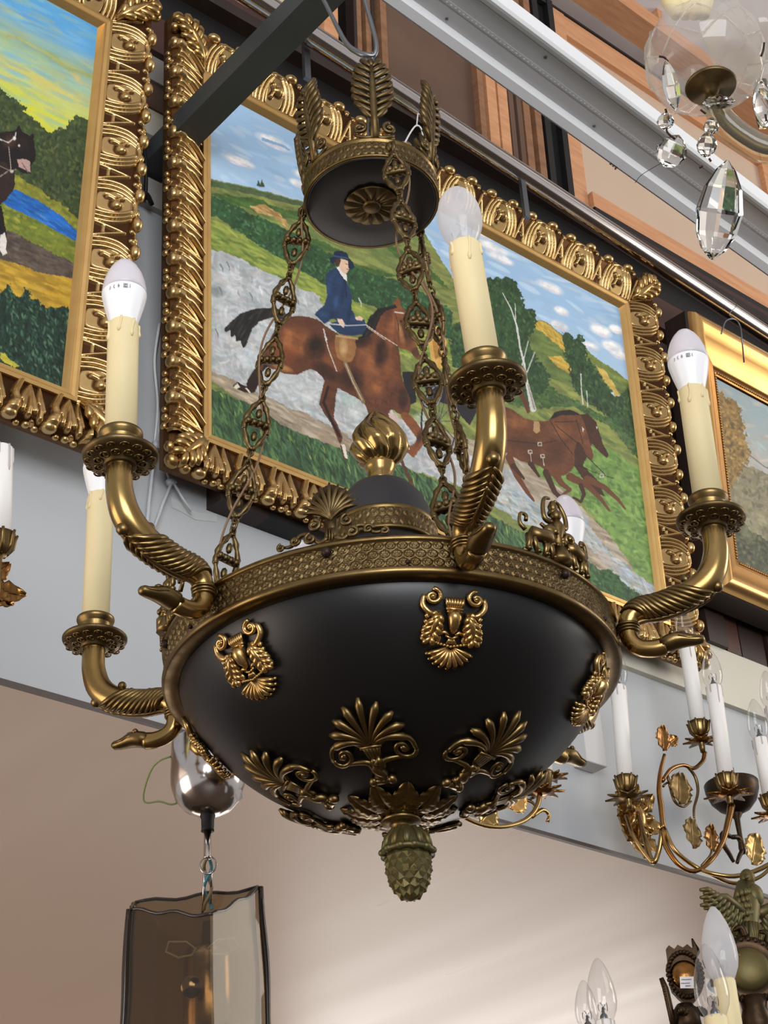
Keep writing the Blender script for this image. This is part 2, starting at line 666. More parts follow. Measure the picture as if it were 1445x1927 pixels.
def carve(period, nx, ny, strokes, plateaus, bulbs, name):
    """one repeat of the moulding: rounded strokes cut into a height field, closed with bosses at the outer edge"""
    xs = np.linspace(-period / 2, period / 2, nx)
    ys = np.linspace(0, YM, ny)
    X, Y = np.meshgrid(xs, ys, indexing='ij')
    Hh = np.zeros(X.shape)
    G = np.zeros(X.shape)
    for (cx, cy, rx, ry, h) in plateaus:
        e = ((X - cx) / rx) ** 4 + ((Y - cy) / ry) ** 4
        k = np.clip((1 - e) * 6, 0, 1)
        Hh = np.maximum(Hh, h * k)
        G = np.maximum(G, k * .85)
    for (pts, rad, h) in strokes:
        P = bez([(p[0], p[1], 0) for p in pts], 12) if len(pts) > 2 else [np.array([*pts[0], 0.]), np.array([*pts[1], 0.])]
        rr = np.interp(np.linspace(0, 1, len(P)), np.linspace(0, 1, len(rad)), rad)
        for off in (-period, 0, period):
            for i in range(len(P) - 1):
                ax, ay = P[i][0] + off, P[i][1]
                dx, dy = P[i + 1][0] - P[i][0], P[i + 1][1] - P[i][1]
                t = np.clip(((X - ax) * dx + (Y - ay) * dy) / max(1e-12, dx * dx + dy * dy), 0, 1)
                d = np.hypot(X - ax - dx * t, Y - ay - dy * t)
                r = rr[i] + (rr[i + 1] - rr[i]) * t
                q = np.clip(1 - (d / r) ** 2, 0, 1)
                v = h * (r / .004) ** .5 * np.sqrt(q)
                if h < 0:
                    k = q > 0
                    Hh[k] = np.minimum(Hh[k], 0)
                    G[k] *= 1 - np.clip(q[k] * 3, 0, 1)
                else:
                    Hh = np.maximum(Hh, v)
                    G = np.maximum(G, np.clip(q * 3.0, 0, 1))
    base = np.interp(Y + FIL, [p[0] for p in PROF], [p[1] for p in PROF])
    Z = base + Hh + .0006
    m = MB()
    m.v = [(float(X[i, j]), float(Y[i, j]), float(Z[i, j])) for i in range(nx) for j in range(ny)]
    m.f = [(i * ny + j, (i + 1) * ny + j, (i + 1) * ny + j + 1, i * ny + j + 1) for i in range(nx - 1) for j in range(ny - 1)]
    n0 = len(m.v)
    for (x, y, rx, ry, rz) in bulbs:
        m.ball((x, y, ground(0, y) + rz * .35), (rx, ry, rz), 12, 8)
    me = m.mesh(name, 'carved_gilt')
    g = np.ones(len(m.v), np.float32)
    g[:n0] = G.ravel()
    at = me.attributes.new('gilt', 'FLOAT', 'POINT')
    at.data.foreach_set('value', g)
    return me


PL, PS = .0585, .1050


def leaf_strokes():
    s = []
    # plain ribbon that swells to a boss at the outer edge
    s.append(([(-.0285, .0660), (-.0260, .0540), (-.0215, .0440), (-.0230, .0300), (-.0170, .0150), (-.0100, .0000)], [.0110, .0092, .0060, .0056, .0050, .0042], .0090))
    # first spray of three plump lobes and a side curl
    for tip, mid, r in (((-.0125, .0520), (-.0065, .0300), .0040), ((-.0030, .0570), (.0000, .0320), .0042), ((.0060, .0500), (.0052, .0300), .0038), ((-.0135, .0360), (-.0060, .0190), .0032)):
        s.append(([(.0040, .0010), mid, tip], [.0016, .0025, .0037, r * 1.15], .0066))
    # second spray
    for tip, mid, r in (((.0150, .0585), (.0150, .0350), .0038), ((.0185, .0450), (.0175, .0260), .0032), ((.0125, .0330), (.0140, .0190), .0030)):
        s.append(([(.0180, .0010), mid, tip], [.0016, .0023, .0034, r * 1.15], .0058))
    s.append(([(.0060, .0640), (.0100, .0660)], [.0034, .0030], .0050))
    return s


def strap_strokes():
    s = []
    for sg in (-1, 1):
        for k, o in enumerate((.0165, .0240, .0315)):
            s.append(([(sg * (o + .004), .0000), (sg * (o + .0055), .0180), (sg * (o + .0015), .0360), (sg * (o - .0075), .0500)], [.0026, .0030, .0030, .0026], .0050))
        s.append(([(sg * .0400, .0010), (sg * .0525, .0420)], [.0026, .0026], .0050))
    s.append(([(-.0460, .0140), (-.0590, .0140)], [.0024, .0024], .0040))
    s.append(([(.0460, .0140), (.0590, .0140)], [.0024, .0024], .0040))
    s.append(([(-.016, .0520), (0, .0570), (.016, .0520)], [.0034, .0040, .0034], .0050))
    # sunk trefoil with a boss in it
    s.append(([(-.0085, .0150), (-.0040, .0240), (.0050, .0270)], [.0052, .0050, .0100], -.001))
    s.append(([(-.0085, .0350), (-.0040, .0280), (.0050, .0270)], [.0052, .0050, .0100], -.001))
    s.append(([(-.0080, .0160), (-.0035, .0250), (.0050, .0270)], [.0034, .0026, .0072], .0062))
    s.append(([(-.0080, .0340), (-.0035, .0280), (.0050, .0270)], [.0034, .0026, .0072], .0062))
    for x in (-.044, -.010, .010, .044):
        s.append(([(x, .0540), (x * 1.05, .0640)], [.0040, .0034], .0040))
    return s


ME_LEAF = carve(PL, 66, 66, leaf_strokes(), [], [(-.0285, .0625, .0115, .0085, .0110), (.0010, .0650, .0060, .0050, .0060), (.0150, .0655, .0055, .0046, .0055), (-.0120, .0655, .0050, .0044, .0050)], 'acanthus_scroll')
ME_STRAP = carve(PS, 104, 60, strap_strokes(), [(0, .026, .0175, .0260, .0016)], [(-.027, .0610, .0125, .0085, .0110), (.027, .0610, .0125, .0085, .0110), (0, .0640, .0075, .0048, .0060), (-.0500, .0640, .0060, .0045, .0055), (.0500, .0640, .0060, .0045, .0055)], 'strapwork_shell')


def mod_corner():
    m = MB()
    lift = lambda x, y: float(np.interp(y / 1.35 + FIL, [p[0] for p in PROF], [p[1] for p in PROF])) + .002
    acanthus(m, (0, .004), (0, .078), .050, 5, 0, .007, .013, .0056, lift)
    m.ball((0, .086, .024), (.012, .011, .011), 10, 7)
    for sg in (-1, 1):
        m.ball((sg * .018, .074, .024), (.009, .009, .009), 10, 6)
    return m


ME_CORNER = mod_corner().mesh('corner_leaf', 'gilt')


class Plane:
    """a framed picture's own plane: u right, v down, h out of the wall"""

    def __init__(s, O, A, B):
        s.O = np.array(O, float)
        s.W, s.H = np.linalg.norm(A), np.linalg.norm(B)
        s.a, s.b = unit(A), unit(B)
        s.n = -unit(np.cross(s.a, s.b))

    def P(s, u, v, h=0.0):
        return s.O + s.a * u + s.b * v + s.n * h


def rail(pl, side, prof):
    """mitred length of moulding; prof is (distance outwards, height)"""
    m = MB()
    loop = []
    for (w, h) in prof:
        if side == 'top':
            loop.append((pl.P(-w, -w, h), pl.P(pl.W + w, -w, h)))
        if side == 'bottom':
            loop.append((pl.P(-w, pl.H + w, h), pl.P(pl.W + w, pl.H + w, h)))
        if side == 'left':
            loop.append((pl.P(-w, -w, h), pl.P(-w, pl.H + w, h)))
        if side == 'right':
            loop.append((pl.P(pl.W + w, -w, h), pl.P(pl.W + w, pl.H + w, h)))
    n = len(loop)
    vs = [p[0] for p in loop] + [p[1] for p in loop]
    fs = [(k, (k + 1) % n, n + (k + 1) % n, n + k) for k in range(n)] + [tuple(range(n)), tuple(range(2 * n - 1, n - 1, -1))]
    return m.add(vs, fs)


def carved_frame(root, pl, kinds, back=-.004):
    for side in ('top', 'right', 'bottom', 'left'):
        r = rail(pl, side, PROF + [(FW, back), (FIL, back)]).build('frame_rail', 'gilt_ground', root, False)
        f = rail(pl, side, [(-.004, .000), (0, .006), (.003, .010), (.007, .0085), (.011, .011), (FIL, .010), (FIL, -.004), (-.004, -.004)]).build('fillet', 'gilt_plain', root, False)
        L = pl.W if side in ('top', 'bottom') else pl.H
        me, p0 = (ME_LEAF, PL) if kinds[side] == 'leaf' else (ME_STRAP, PS)
        n = max(1, int(round((L + .06) / p0)))
        per = (L + .06) / n
        for k in range(n):
            s = -.030 + per * (k + .5)
            if side == 'top':
                o, x, y = pl.P(s, -FIL), pl.a, -pl.b
            elif side == 'bottom':
                o, x, y = pl.P(s, pl.H + FIL), pl.a, pl.b
            elif side == 'left':
                o, x, y = pl.P(-FIL, s), pl.b, -pl.a
            else:
                o, x, y = pl.P(pl.W + FIL, s), pl.b, pl.a
            inst(me.name, me, basis(o, x * per / p0, y, pl.n), r)
    d = math.sqrt(.5)
    for (u, v, sx, sy) in ((-FIL, -FIL, -1, -1), (pl.W + FIL, -FIL, 1, -1), (-FIL, pl.H + FIL, -1, 1), (pl.W + FIL, pl.H + FIL, 1, 1)):
        y = unit(pl.a * sx + pl.b * sy)
        x = unit(np.cross(y, pl.n))
        inst('corner_leaf', ME_CORNER, basis(pl.P(u, v), x, y, pl.n), root)


# ------------------------------------------------------------------ oil paintings: colour laid vertex by vertex on a fine canvas mesh
def lattice_noise(X, Y, sc, seed):
    R = np.random.RandomState(seed).rand(64, 64)
    x, y = X / sc, Y / sc
    xi, yi = np.floor(x).astype(int), np.floor(y).astype(int)
    fx, fy = x - xi, y - yi
    fx, fy = fx * fx * (3 - 2 * fx), fy * fy * (3 - 2 * fy)
    g = lambda i, j: R[(yi + j) % 64, (xi + i) % 64]
    return (g(0, 0) * (1 - fx) + g(1, 0) * fx) * (1 - fy) + (g(0, 1) * (1 - fx) + g(1, 1) * fx) * fy


class Painter:
    def __init__(s, pl, us, vs):
        s.pl, s.us, s.vs = pl, us, vs
        U, V = np.meshgrid(us, vs)
        Pw = pl.O + U[..., None] * pl.a + V[..., None] * pl.b
        d = Pw - CAM
        z = d @ _f
        s.X = CXP + FPX * (d @ _r) / z
        s.Y = CYP - FPX * (d @ _u) / z
        s.img = np.zeros(s.X.shape + (3,))
        s.n1 = lattice_noise(s.X, s.Y, 5, 1) * .5 + lattice_noise(s.X, s.Y, 2.2, 2) * .5 - .5
        s.n2 = lattice_noise(s.X, s.Y, 17, 3) * .6 + lattice_noise(s.X, s.Y, 8, 4) * .4 - .5
        s.n3 = lattice_noise(s.X, s.Y, 60, 5) - .5
        a = math.radians(24)
        xs, ys = s.X * math.cos(a) + s.Y * math.sin(a), -s.X * math.sin(a) + s.Y * math.cos(a)
        s.st = lattice_noise(xs / 7, ys, 4.0, 6) * .6 + lattice_noise(xs / 5, ys, 9, 7) * .4 - .5
        s.T = (0, 0, 1)

    def crop(s, x, y, k):
        s.T = (x, y, k)
        return s

    def pt(s, p):
        return np.array([s.T[0] + p[0] / s.T[2], s.T[1] + p[1] / s.T[2]])

    def put(s, mask, col, var=.12, streak=.10, alpha=1.0):
        c = np.asarray(col, float) / 255
        n = (1 + var * 2 * s.n1[mask] * .7 + var * s.n2[mask] + streak * 2 * s.st[mask])[:, None]
        a = alpha[:, None] if isinstance(alpha, np.ndarray) else alpha
        s.img[mask] = np.clip(s.img[mask] * (1 - a) + c * n * a, 0, 1)

    def inside(s, pts, wob=2.0):
        P = np.array([s.pt(p) for p in pts])
        x0, y0 = P.min(0) - 4
        x1, y1 = P.max(0) + 4
        bb = (s.X > x0) & (s.X < x1) & (s.Y > y0) & (s.Y < y1)
        x = s.X[bb] + s.n1[bb] * wob * 2
        y = s.Y[bb] + s.n2[bb] * wob * 2
        ins = np.zeros(x.shape, bool)
        j = len(P) - 1
        for i in range(len(P)):
            xi, yi = P[i]
            xj, yj = P[j]
            if yi != yj:
                ins ^= ((yi > y) != (yj > y)) & (x < (xj - xi) * (y - yi) / (yj - yi) + xi)
            j = i
        m = np.zeros(s.X.shape, bool)
        m[bb] = ins
        return m

    def poly(s, pts, col, var=.12, streak=.08, wob=1.2, smooth=0):
        if smooth:
            P = [np.array(p, float) for p in pts]
            pts = []
            for i in range(len(P)):
                a, b, c, d = P[i - 1], P[i], P[(i + 1) % len(P)], P[(i + 2) % len(P)]
                for t in np.linspace(0, 1, smooth, endpoint=False):
                    pts.append(.5 * ((2 * b) + (c - a) * t + (2 * a - 5 * b + 4 * c - d) * t * t + (3 * b - a - 3 * c + d) * t ** 3))
        m = s.inside(pts, wob)
        s.put(m, col, var, streak)
        return m

    def blob(s, c, rx, ry, col, alpha=.6, ang=0.0, mask=None, var=.1):
        cx, cy = s.pt(c)
        rx, ry = rx / s.T[2], ry / s.T[2]
        dx, dy = s.X - cx, s.Y - cy
        ca, sa = math.cos(math.radians(ang)), math.sin(math.radians(ang))
        e = ((dx * ca + dy * sa) / rx) ** 2 + ((-dx * sa + dy * ca) / ry) ** 2
        m = e < 1
        if mask is not None:
            m &= mask
        w = (1 - e[m]) * alpha * (1 + 1.2 * s.n2[m])
        s.put(m, col, var, .08, np.clip(w, 0, 1))

    def line(s, pts, w, col, var=.08, alpha=1.0):
        P = [s.pt(p) for p in pts]
        w = w if hasattr(w, '__len__') else (w, w)
        n = len(P) - 1
        for k in range(n):
            a, b = P[k], P[k + 1]
            wa = w[0] + (w[1] - w[0]) * k / n
            wb = w[0] + (w[1] - w[0]) * (k + 1) / n
            r = max(wa, wb)
            bb = (s.X > min(a[0], b[0]) - r) & (s.X < max(a[0], b[0]) + r) & (s.Y > min(a[1], b[1]) - r) & (s.Y < max(a[1], b[1]) + r)
            ii = np.nonzero(bb)
            if not len(ii[0]):
                continue
            x, y = s.X[ii], s.Y[ii]
            d = b - a
            t = np.clip(((x - a[0]) * d[0] + (y - a[1]) * d[1]) / max(1e-9, d @ d), 0, 1)
            dist = np.hypot(x - a[0] - d[0] * t, y - a[1] - d[1] * t)
            ok = dist < (wa + (wb - wa) * t) / 2
            m = np.zeros(s.X.shape, bool)
            m[ii[0][ok], ii[1][ok]] = True
            s.put(m, col, var, .05, alpha)

    def dabs(s, mask, n, cols, ln, w, ang, jit=25, alpha=.8, seed=0, curve=0.0):
        """loose brush strokes inside a region"""
        R = np.random.RandomState(seed)
        ii = np.nonzero(mask)
        if not len(ii[0]):
            return
        H, W = s.X.shape
        for k in R.randint(0, len(ii[0]), n):
            r0, c0 = ii[0][k], ii[1][k]
            x0, y0 = s.X[r0, c0], s.Y[r0, c0]
            l = ln * R.uniform(.5, 1.3)
            gx = abs(s.X[r0, min(c0 + 1, W - 1)] - s.X[r0, max(c0 - 1, 0)]) / 2 + 1e-6
            gy = abs(s.Y[min(r0 + 1, H - 1), c0] - s.Y[max(r0 - 1, 0), c0]) / 2 + 1e-6
            dr, dc = int(l / gy) + 2, int(l / gx) + 2
            ra, rb, ca, cb = max(0, r0 - dr), min(H, r0 + dr), max(0, c0 - dc), min(W, c0 + dc)
            a = math.radians(ang + R.uniform(-jit, jit))
            x, y = s.X[ra:rb, ca:cb] - x0, s.Y[ra:rb, ca:cb] - y0
            p, q = x * math.cos(a) + y * math.sin(a), -x * math.sin(a) + y * math.cos(a)
            q = q + curve * p * p / max(l, 1)
            e = (p / (l / 2)) ** 2 + (q / (w * R.uniform(.6, 1.3) / 2)) ** 2
            ok = (e < 1) & mask[ra:rb, ca:cb]
            col = np.asarray(cols[R.randint(len(cols))], float) / 255 * R.uniform(.9, 1.1)
            sub = s.img[ra:rb, ca:cb]
            al = (alpha * (1 - .4 * e[ok]))[:, None]
            sub[ok] = np.clip(sub[ok] * (1 - al) + col * al, 0, 1)

    def canvas(s, root, thick=.016, name='canvas'):
        H, W = s.X.shape
        pl = s.pl
        U, V = np.meshgrid(s.us, s.vs)
        o0 = origin_of(root)
        Pw = (pl.O + U[..., None] * pl.a + V[..., None] * pl.b).reshape(-1, 3)
        back = [pl.P(s.us[0], s.vs[0], -thick), pl.P(s.us[-1], s.vs[0], -thick), pl.P(s.us[-1], s.vs[-1], -thick), pl.P(s.us[0], s.vs[-1], -thick)]
        co = np.vstack([Pw, np.array(back)]) - o0
        idx = np.arange(H * W).reshape(H, W)
        q = np.stack([idx[:-1, :-1], idx[1:, :-1], idx[1:, 1:], idx[:-1, 1:]], -1).reshape(-1, 4)
        b = H * W
        c0, c1, c2, c3 = idx[0, 0], idx[0, -1], idx[-1, -1], idx[-1, 0]
        extra = np.array([[b, b + 1, b + 2, b + 3], [c0, c1, b + 1, b], [c1, c2, b + 2, b + 1], [c2, c3, b + 3, b + 2], [c3, c0, b, b + 3]])
        q = np.vstack([q, extra])
        me = bpy.data.meshes.new(name)
        me.vertices.add(len(co))
        me.vertices.foreach_set('co', co.astype(np.float32).ravel())
        me.loops.add(q.size)
        me.loops.foreach_set('vertex_index', q.astype(np.int32).ravel())
        me.polygons.add(len(q))
        me.polygons.foreach_set('loop_start', np.arange(0, q.size, 4, dtype=np.int32))
        me.update(calc_edges=True)
        me.validate()
        im = np.clip(s.img.reshape(-1, 3), 0, 1)
        lin = np.where(im <= .04045, im / 12.92, ((im + .055) / 1.055) ** 2.4)
        colr = np.ones((len(co), 4), np.float32)
        colr[:H * W, :3] = lin
        colr[H * W:, :3] = .4
        at = me.color_attributes.new('paint', 'FLOAT_COLOR', 'POINT')
        at.data.foreach_set('color', colr.ravel())
        me.materials.append(MATS['oil_paint'])
        o = bpy.data.objects.new(name, me)
        COL.objects.link(o)
        o.parent = root
        return o

# ================================================================== the hunt painting in the middle
plM = Plane((1.1122, 1.6019, 3.6331), (0.95, -0.0073, -0.0032), (0.0425, 0.0549, -0.6344))
rootM = empty('framed_painting', plM.P(plM.W / 2, plM.H + FW, -.02))
tag(rootM, 'large painting of a rider in blue on a galloping brown horse, ornate gilt frame', 'painting', 'gilt framed horse paintings')
carved_frame(rootM, plM, dict(left='leaf', bottom='leaf', top='strap', right='strap'))
p = Painter(plM, np.linspace(0, plM.W, 700), np.linspace(0, plM.H, 500))
p.img[:] = np.array((172, 200, 224)) / 255.
# sky
f = np.clip((p.Y - (40 + .50 * p.X)) / 330, -1, 1)
p.img[:] = np.array((160, 194, 226)) / 255. * (1 - np.clip(f, 0, 1)[..., None]) + np.array((206, 221, 230)) / 255. * np.clip(f, 0, 1)[..., None]
allm = np.ones(p.X.shape, bool)
p.img *= (1 + .05 * p.st)[..., None]
p.dabs(allm, 900, [(172, 202, 228), (194, 214, 230), (154, 190, 224), (206, 220, 230)], 46, 9, 26, 14, .5, 21)
for (cx, cy, rx, ry) in ((515, 268, 44, 11), (440, 300, 30, 9), (460, 306, 26, 8), (570, 330, 26, 9), (560, 345, 20, 8), (1035, 540, 32, 10), (1056, 585, 18, 9), (1052, 612, 22, 10), (1130, 622, 26, 12), (1152, 652, 26, 12),
                        (1165, 668, 24, 9), (925, 465, 40, 10), (940, 485, 34, 9), (1110, 650, 22, 8), (905, 440, 30, 8), (1160, 620, 18, 9)):
    p.T = (0, 0, 1)
    p.blob((cx, cy), rx, ry, (240, 240, 238), 1.1, 25)
    p.blob((cx - 6, cy - 3), rx * .5, ry * .5, (246, 246, 244), 1.0, 20)
    p.blob((cx + 4, cy + ry * .75), rx * .7, ry * .35, (214, 200, 206), .6, 25)
p.line([(495, 262), (512, 268), (530, 274), (545, 282)], (6, 4), (140, 178, 216))
# hills
hill = p.poly([(388, 332), (420, 342), (470, 352), (520, 366), (590, 384), (700, 420), (800, 440), (850, 520), (900, 600), (960, 640), (1240, 830), (1260, 1180), (388, 840)], (122, 132, 72), .15, .2, 2)
p.dabs(hill, 1500, [(148, 156, 78), (102, 118, 62), (82, 102, 58), (158, 162, 84), (130, 130, 72)], 44, 8, 26, 16, .6, 22)
p.poly([(388, 336), (420, 344), (470, 354), (520, 368), (590, 386), (590, 394), (520, 378), (440, 358), (388, 350)], (74, 92, 58), .2, .1, 2)
p.poly([(486, 338), (490, 350), (482, 350)], (60, 78, 44)); p.poly([(493, 337), (498, 352), (488, 351)], (60, 78, 44))
for b in ([(392, 362), (470, 372), (560, 400), (600, 420), (520, 408), (440, 386)], [(520, 430), (600, 452), (660, 480), (600, 470)], [(600, 470), (680, 500), (760, 520), (700, 520)], [(700, 440), (800, 500), (850, 545), (760, 500)]):
    m = p.poly(b, (70, 100, 46), .2, .2, 4)
p.crop(380, 0, 2.779)
m = p.poly([(250, 1080), (330, 1070), (400, 1110), (440, 1160), (470, 1210), (430, 1180), (370, 1130), (300, 1120)], (178, 140, 82), .15, .2, 3)
p.dabs(m, 40, [(206, 170, 110), (150, 120, 70)], 16, 4, 30, 20, .7, 3)
p.T = (0, 0, 1)
# dark hedge sweeping down from the left
hd = p.poly([(388, 362), (420, 376), (470, 400), (520, 422), (560, 446), (600, 466), (640, 488), (700, 516), (760, 530), (850, 585), (850, 640), (780, 610), (700, 575), (640, 560), (580, 520), (520, 486), (470, 452), (430, 420), (388, 404)], (48, 82, 48), .3, .1, 5)
p.dabs(hd, 500, [(36, 66, 40), (70, 112, 66), (92, 136, 92), (28, 50, 32)], 8, 4, 60, 60, .7, 23)
mm = p.poly([(388, 410), (430, 424), (480, 458), (540, 494), (600, 530), (700, 585), (850, 650), (850, 720), (640, 600), (560, 548), (480, 500), (388, 470)], (134, 148, 66), .15, .2, 3)
p.dabs(mm, 400, [(156, 164, 72), (110, 134, 58), (90, 114, 56), (168, 172, 88)], 26, 5, 27, 15, .6, 24)
# dust cloud and road
rd = p.poly([(388, 640), (470, 700), (600, 740), (800, 800), (960, 850), (1060, 920), (1140, 1000), (1250, 1120), (1260, 1180), (1180, 1140), (1080, 1060), (1000, 980), (880, 900), (760, 880), (600, 840), (480, 770), (388, 710)], (164, 150, 128), .14, .3, 3)
p.dabs(rd, 700, [(184, 166, 140), (140, 124, 102), (176, 146, 118), (150, 142, 126), (196, 184, 164)], 40, 6, 30, 12, .6, 25)
dust = p.poly([(388, 468), (430, 476), (470, 496), (520, 520), (560, 540), (600, 556), (620, 600), (660, 700), (800, 830), (900, 860), (960, 880), (1000, 940), (940, 930), (840, 910), (700, 850), (620, 800), (520, 756), (440, 716), (388, 690)], (178, 182, 184), .12, .12, 5, 0)
p.dabs(dust, 1100, [(204, 206, 206), (156, 160, 164), (190, 178, 172), (166, 182, 178), (216, 216, 214), (150, 154, 150)], 30, 6, 40, 60, .5, 26, .5)
p.crop(380, 440, 2.779)
for (x, y, rx, ry, c) in ((120, 250, 70, 55, (208, 210, 210)), (80, 300, 50, 60, (120, 128, 128)), (300, 330, 60, 40, (196, 200, 200)), (140, 470, 60, 60, (214, 216, 214)), (250, 650, 90, 60, (206, 214, 218)), (180, 560, 60, 60, (196, 190, 182)),
                          (480, 790, 130, 80, (200, 210, 210)), (560, 830, 70, 60, (214, 216, 212)), (800, 920, 70, 60, (212, 216, 212)), (760, 860, 60, 60, (170, 190, 180)), (1150, 1000, 70, 90, (206, 214, 216)), (1200, 1180, 80, 50, (196, 188, 184)), (1010, 970, 30, 50, (206, 180, 168))):
    p.blob((x, y), rx, ry, c, .6, 30, None)
for (x, y) in ((90, 300), (95, 180), (130, 170), (490, 350), (820, 240 + 120), (300, 300), (250, 330), (70, 520), (440, 520)):
    p.line([(x, y - 22), (x + 12, y), (x + 14, y + 22)], (3, 1.2), (104, 110, 110) if x % 20 else (232, 234, 232), .05, .7)
# grass bank at lower left, grass at the bottom right
p.T = (0, 0, 1)
gr = p.poly([(386, 728), (430, 742), (470, 762), (520, 792), (560, 812), (600, 828), (660, 850), (760, 876), (830, 910), (900, 960), (1000, 1010), (1080, 1040), (1150, 1085), (1250, 1170), (1250, 1200), (1100, 1140), (386, 860)], (58, 84, 54), .25, .1, 5)
p.dabs(gr, 1700, [(42, 64, 44), (70, 104, 62), (92, 130, 76), (34, 50, 38), (108, 142, 84), (74, 108, 84)], 24, 3.4, 72, 26, .7, 27)
p.dabs(gr, 60, [(150, 176, 76), (176, 190, 90)], 16, 2.5, 68, 20, .8, 28)
g2 = p.poly([(1040, 800), (1120, 830), (1200, 880), (1232, 920), (1262, 1120), (1200, 1080), (1150, 1010), (1090, 940), (1010, 890)], (112, 146, 74), .18, .15, 4)
p.dabs(g2, 500, [(132, 164, 82), (88, 124, 62), (146, 174, 96), (70, 104, 56), (120, 150, 72)], 16, 6, 40, 50, .6, 29)
p.crop(780, 880, 2.779)
g3 = p.poly([(560, 400), (700, 380), (830, 440), (940, 560), (1060, 700), (960, 690), (800, 590), (640, 500)], (62, 104, 56), .22, .1, 4)
p.dabs(g3, 260, [(44, 80, 44), (84, 132, 70), (34, 62, 38)], 15, 5, 40, 40, .7, 30)
g4 = p.poly([(950, 560), (1040, 520), (1150, 600), (1280, 700), (1280, 720), (1100, 700), (1000, 660)], (44, 80, 44), .25, .1, 4)
p.dabs(g4, 160, [(30, 60, 34), (66, 110, 58)], 13, 4, 60, 40, .7, 31)
sp = p.poly([(400, 120), (520, 110), (640, 170), (760, 240), (900, 280), (1000, 420), (1270, 640), (1270, 720), (1100, 610), (900, 400), (700, 330), (560, 290), (420, 200)], (166, 172, 162), .15, .25, 5)
p.dabs(sp, 420, [(196, 206, 210), (150, 168, 184), (206, 190, 176), (140, 146, 132), (172, 190, 206)], 24, 4, 42, 30, .6, 32)
p.blob((840, 250), 90, 50, (160, 190, 216), .8, 40)
p.blob((1000, 480), 130, 34, (184, 164, 148), .7, 40)
# trees at the right
p.crop(850, 440, 2.4286)
t0 = p.poly([(90, 560), (300, 640), (440, 700), (600, 780), (760, 860), (860, 960), (860, 1040), (740, 900), (560, 790), (360, 800), (200, 760)], (66, 96, 50), .25, .1, 6)
p.dabs(t0, 360, [(46, 74, 38), (92, 124, 62), (110, 110, 86)], 10, 4, 50, 60, .6, 33)
yh = p.poly([(300, 380), (360, 392), (430, 400), (500, 460), (560, 520), (640, 560), (740, 620), (820, 690), (820, 770), (700, 700), (560, 690), (420, 660), (300, 600)], (100, 118, 62), .15, .2, 3)
m = p.poly([(380, 395), (430, 405), (500, 465), (520, 545), (440, 470), (378, 425)], (198, 164, 66), .12, .2, 3)
p.dabs(m, 60, [(216, 184, 84), (176, 140, 52)], 14, 4, 50, 20, .6, 34)
m = p.poly([(440, 560), (500, 555), (540, 610), (545, 645), (480, 605)], (198, 164, 70), .12, .2, 3)
m = p.poly([(660, 600), (700, 625), (770, 735), (750, 740), (690, 660)], (196, 168, 84), .12, .2, 3)
m = p.poly([(540, 470), (640, 550), (740, 620), (815, 680), (815, 720), (720, 640), (600, 560)], (116, 132, 62), .15, .2, 3)
TREE = [(36, 60, 36), (60, 92, 50), (82, 116, 66), (28, 46, 30), (50, 80, 44)]
for k, poly in enumerate(([(130, 230), (180, 200), (230, 195), (280, 205), (320, 260), (330, 330), (378, 340), (380, 420), (350, 470), (380, 560), (440, 640), (430, 720), (330, 720), (240, 700), (180, 640), (140, 500), (90, 420), (60, 300)],
                          [(505, 455), (540, 460), (560, 480), (580, 460), (600, 480), (620, 560), (660, 610), (700, 680), (760, 740), (800, 690), (830, 700), (860, 880), (860, 960), (760, 880), (660, 790), (560, 720), (540, 640), (520, 560)],
                          [(0, 420), (60, 430), (120, 560), (150, 640), (60, 620), (0, 600)])):
    m = p.poly(poly, (48, 76, 44), .3, .05, 7, 4)
    p.dabs(m, 520, TREE, 9, 4, 70, 50, .7, 40 + k)
for tr in ([(232, 270), (270, 340), (300, 430), (312, 520), (330, 590), (345, 690), (372, 800)], [(290, 320), (292, 400), (304, 480)], [(350, 490), (332, 560), (322, 600)], [(600, 780), (592, 700), (590, 640)], [(622, 790), (616, 720)], [(380, 540), (345, 630)]):
    p.line(tr, (1.2, 5.5) if len(tr) > 4 else (1.2, 2.2), (206, 206, 198))
p.line([(345, 690), (372, 800)], (6, 11), (206, 204, 196))
p.line([(348, 690), (378, 800)], (2, 4), (150, 146, 138))
# --- far team of carriage horses
B1, B2, B3 = (104, 62, 38), (66, 38, 26), (140, 88, 52)
p.line([(300, 700), (335, 770), (350, 812)], (10, 7), (96, 54, 40))
back = p.poly([(560, 830), (620, 820), (660, 860), (690, 960), (718, 1010), (708, 1026), (680, 1000), (640, 960), (600, 1060), (660, 1120), (700, 1200), (640, 1180), (560, 1060)], B2, .2, .05, 1)
m = p.poly([(220, 800), (270, 800), (340, 845), (440, 855), (470, 815), (540, 805), (590, 830), (610, 880), (636, 970), (648, 1020), (626, 1030), (600, 980), (576, 950), (560, 1000), (560, 1060), (520, 1100), (460, 1110), (400, 1060), (320, 1040), (250, 1000), (222, 980)], B1, .18, .08, 1, 3)
for (x, y, rx, ry, c, al) in ((300, 860, 90, 40, B3, .6), (330, 960, 100, 40, B2, .6), (480, 990, 60, 80, B2, .6), (500, 900, 60, 50, B3, .6), (600, 900, 20, 40, B3, .6), (400, 1030, 80, 40, B2, .5)):
    p.blob((x, y), rx, ry, c, al, 10, m)
p.poly([(445, 850), (470, 815), (540, 803), (590, 828), (560, 828), (500, 830)], (34, 26, 24), .2, .1, 1)
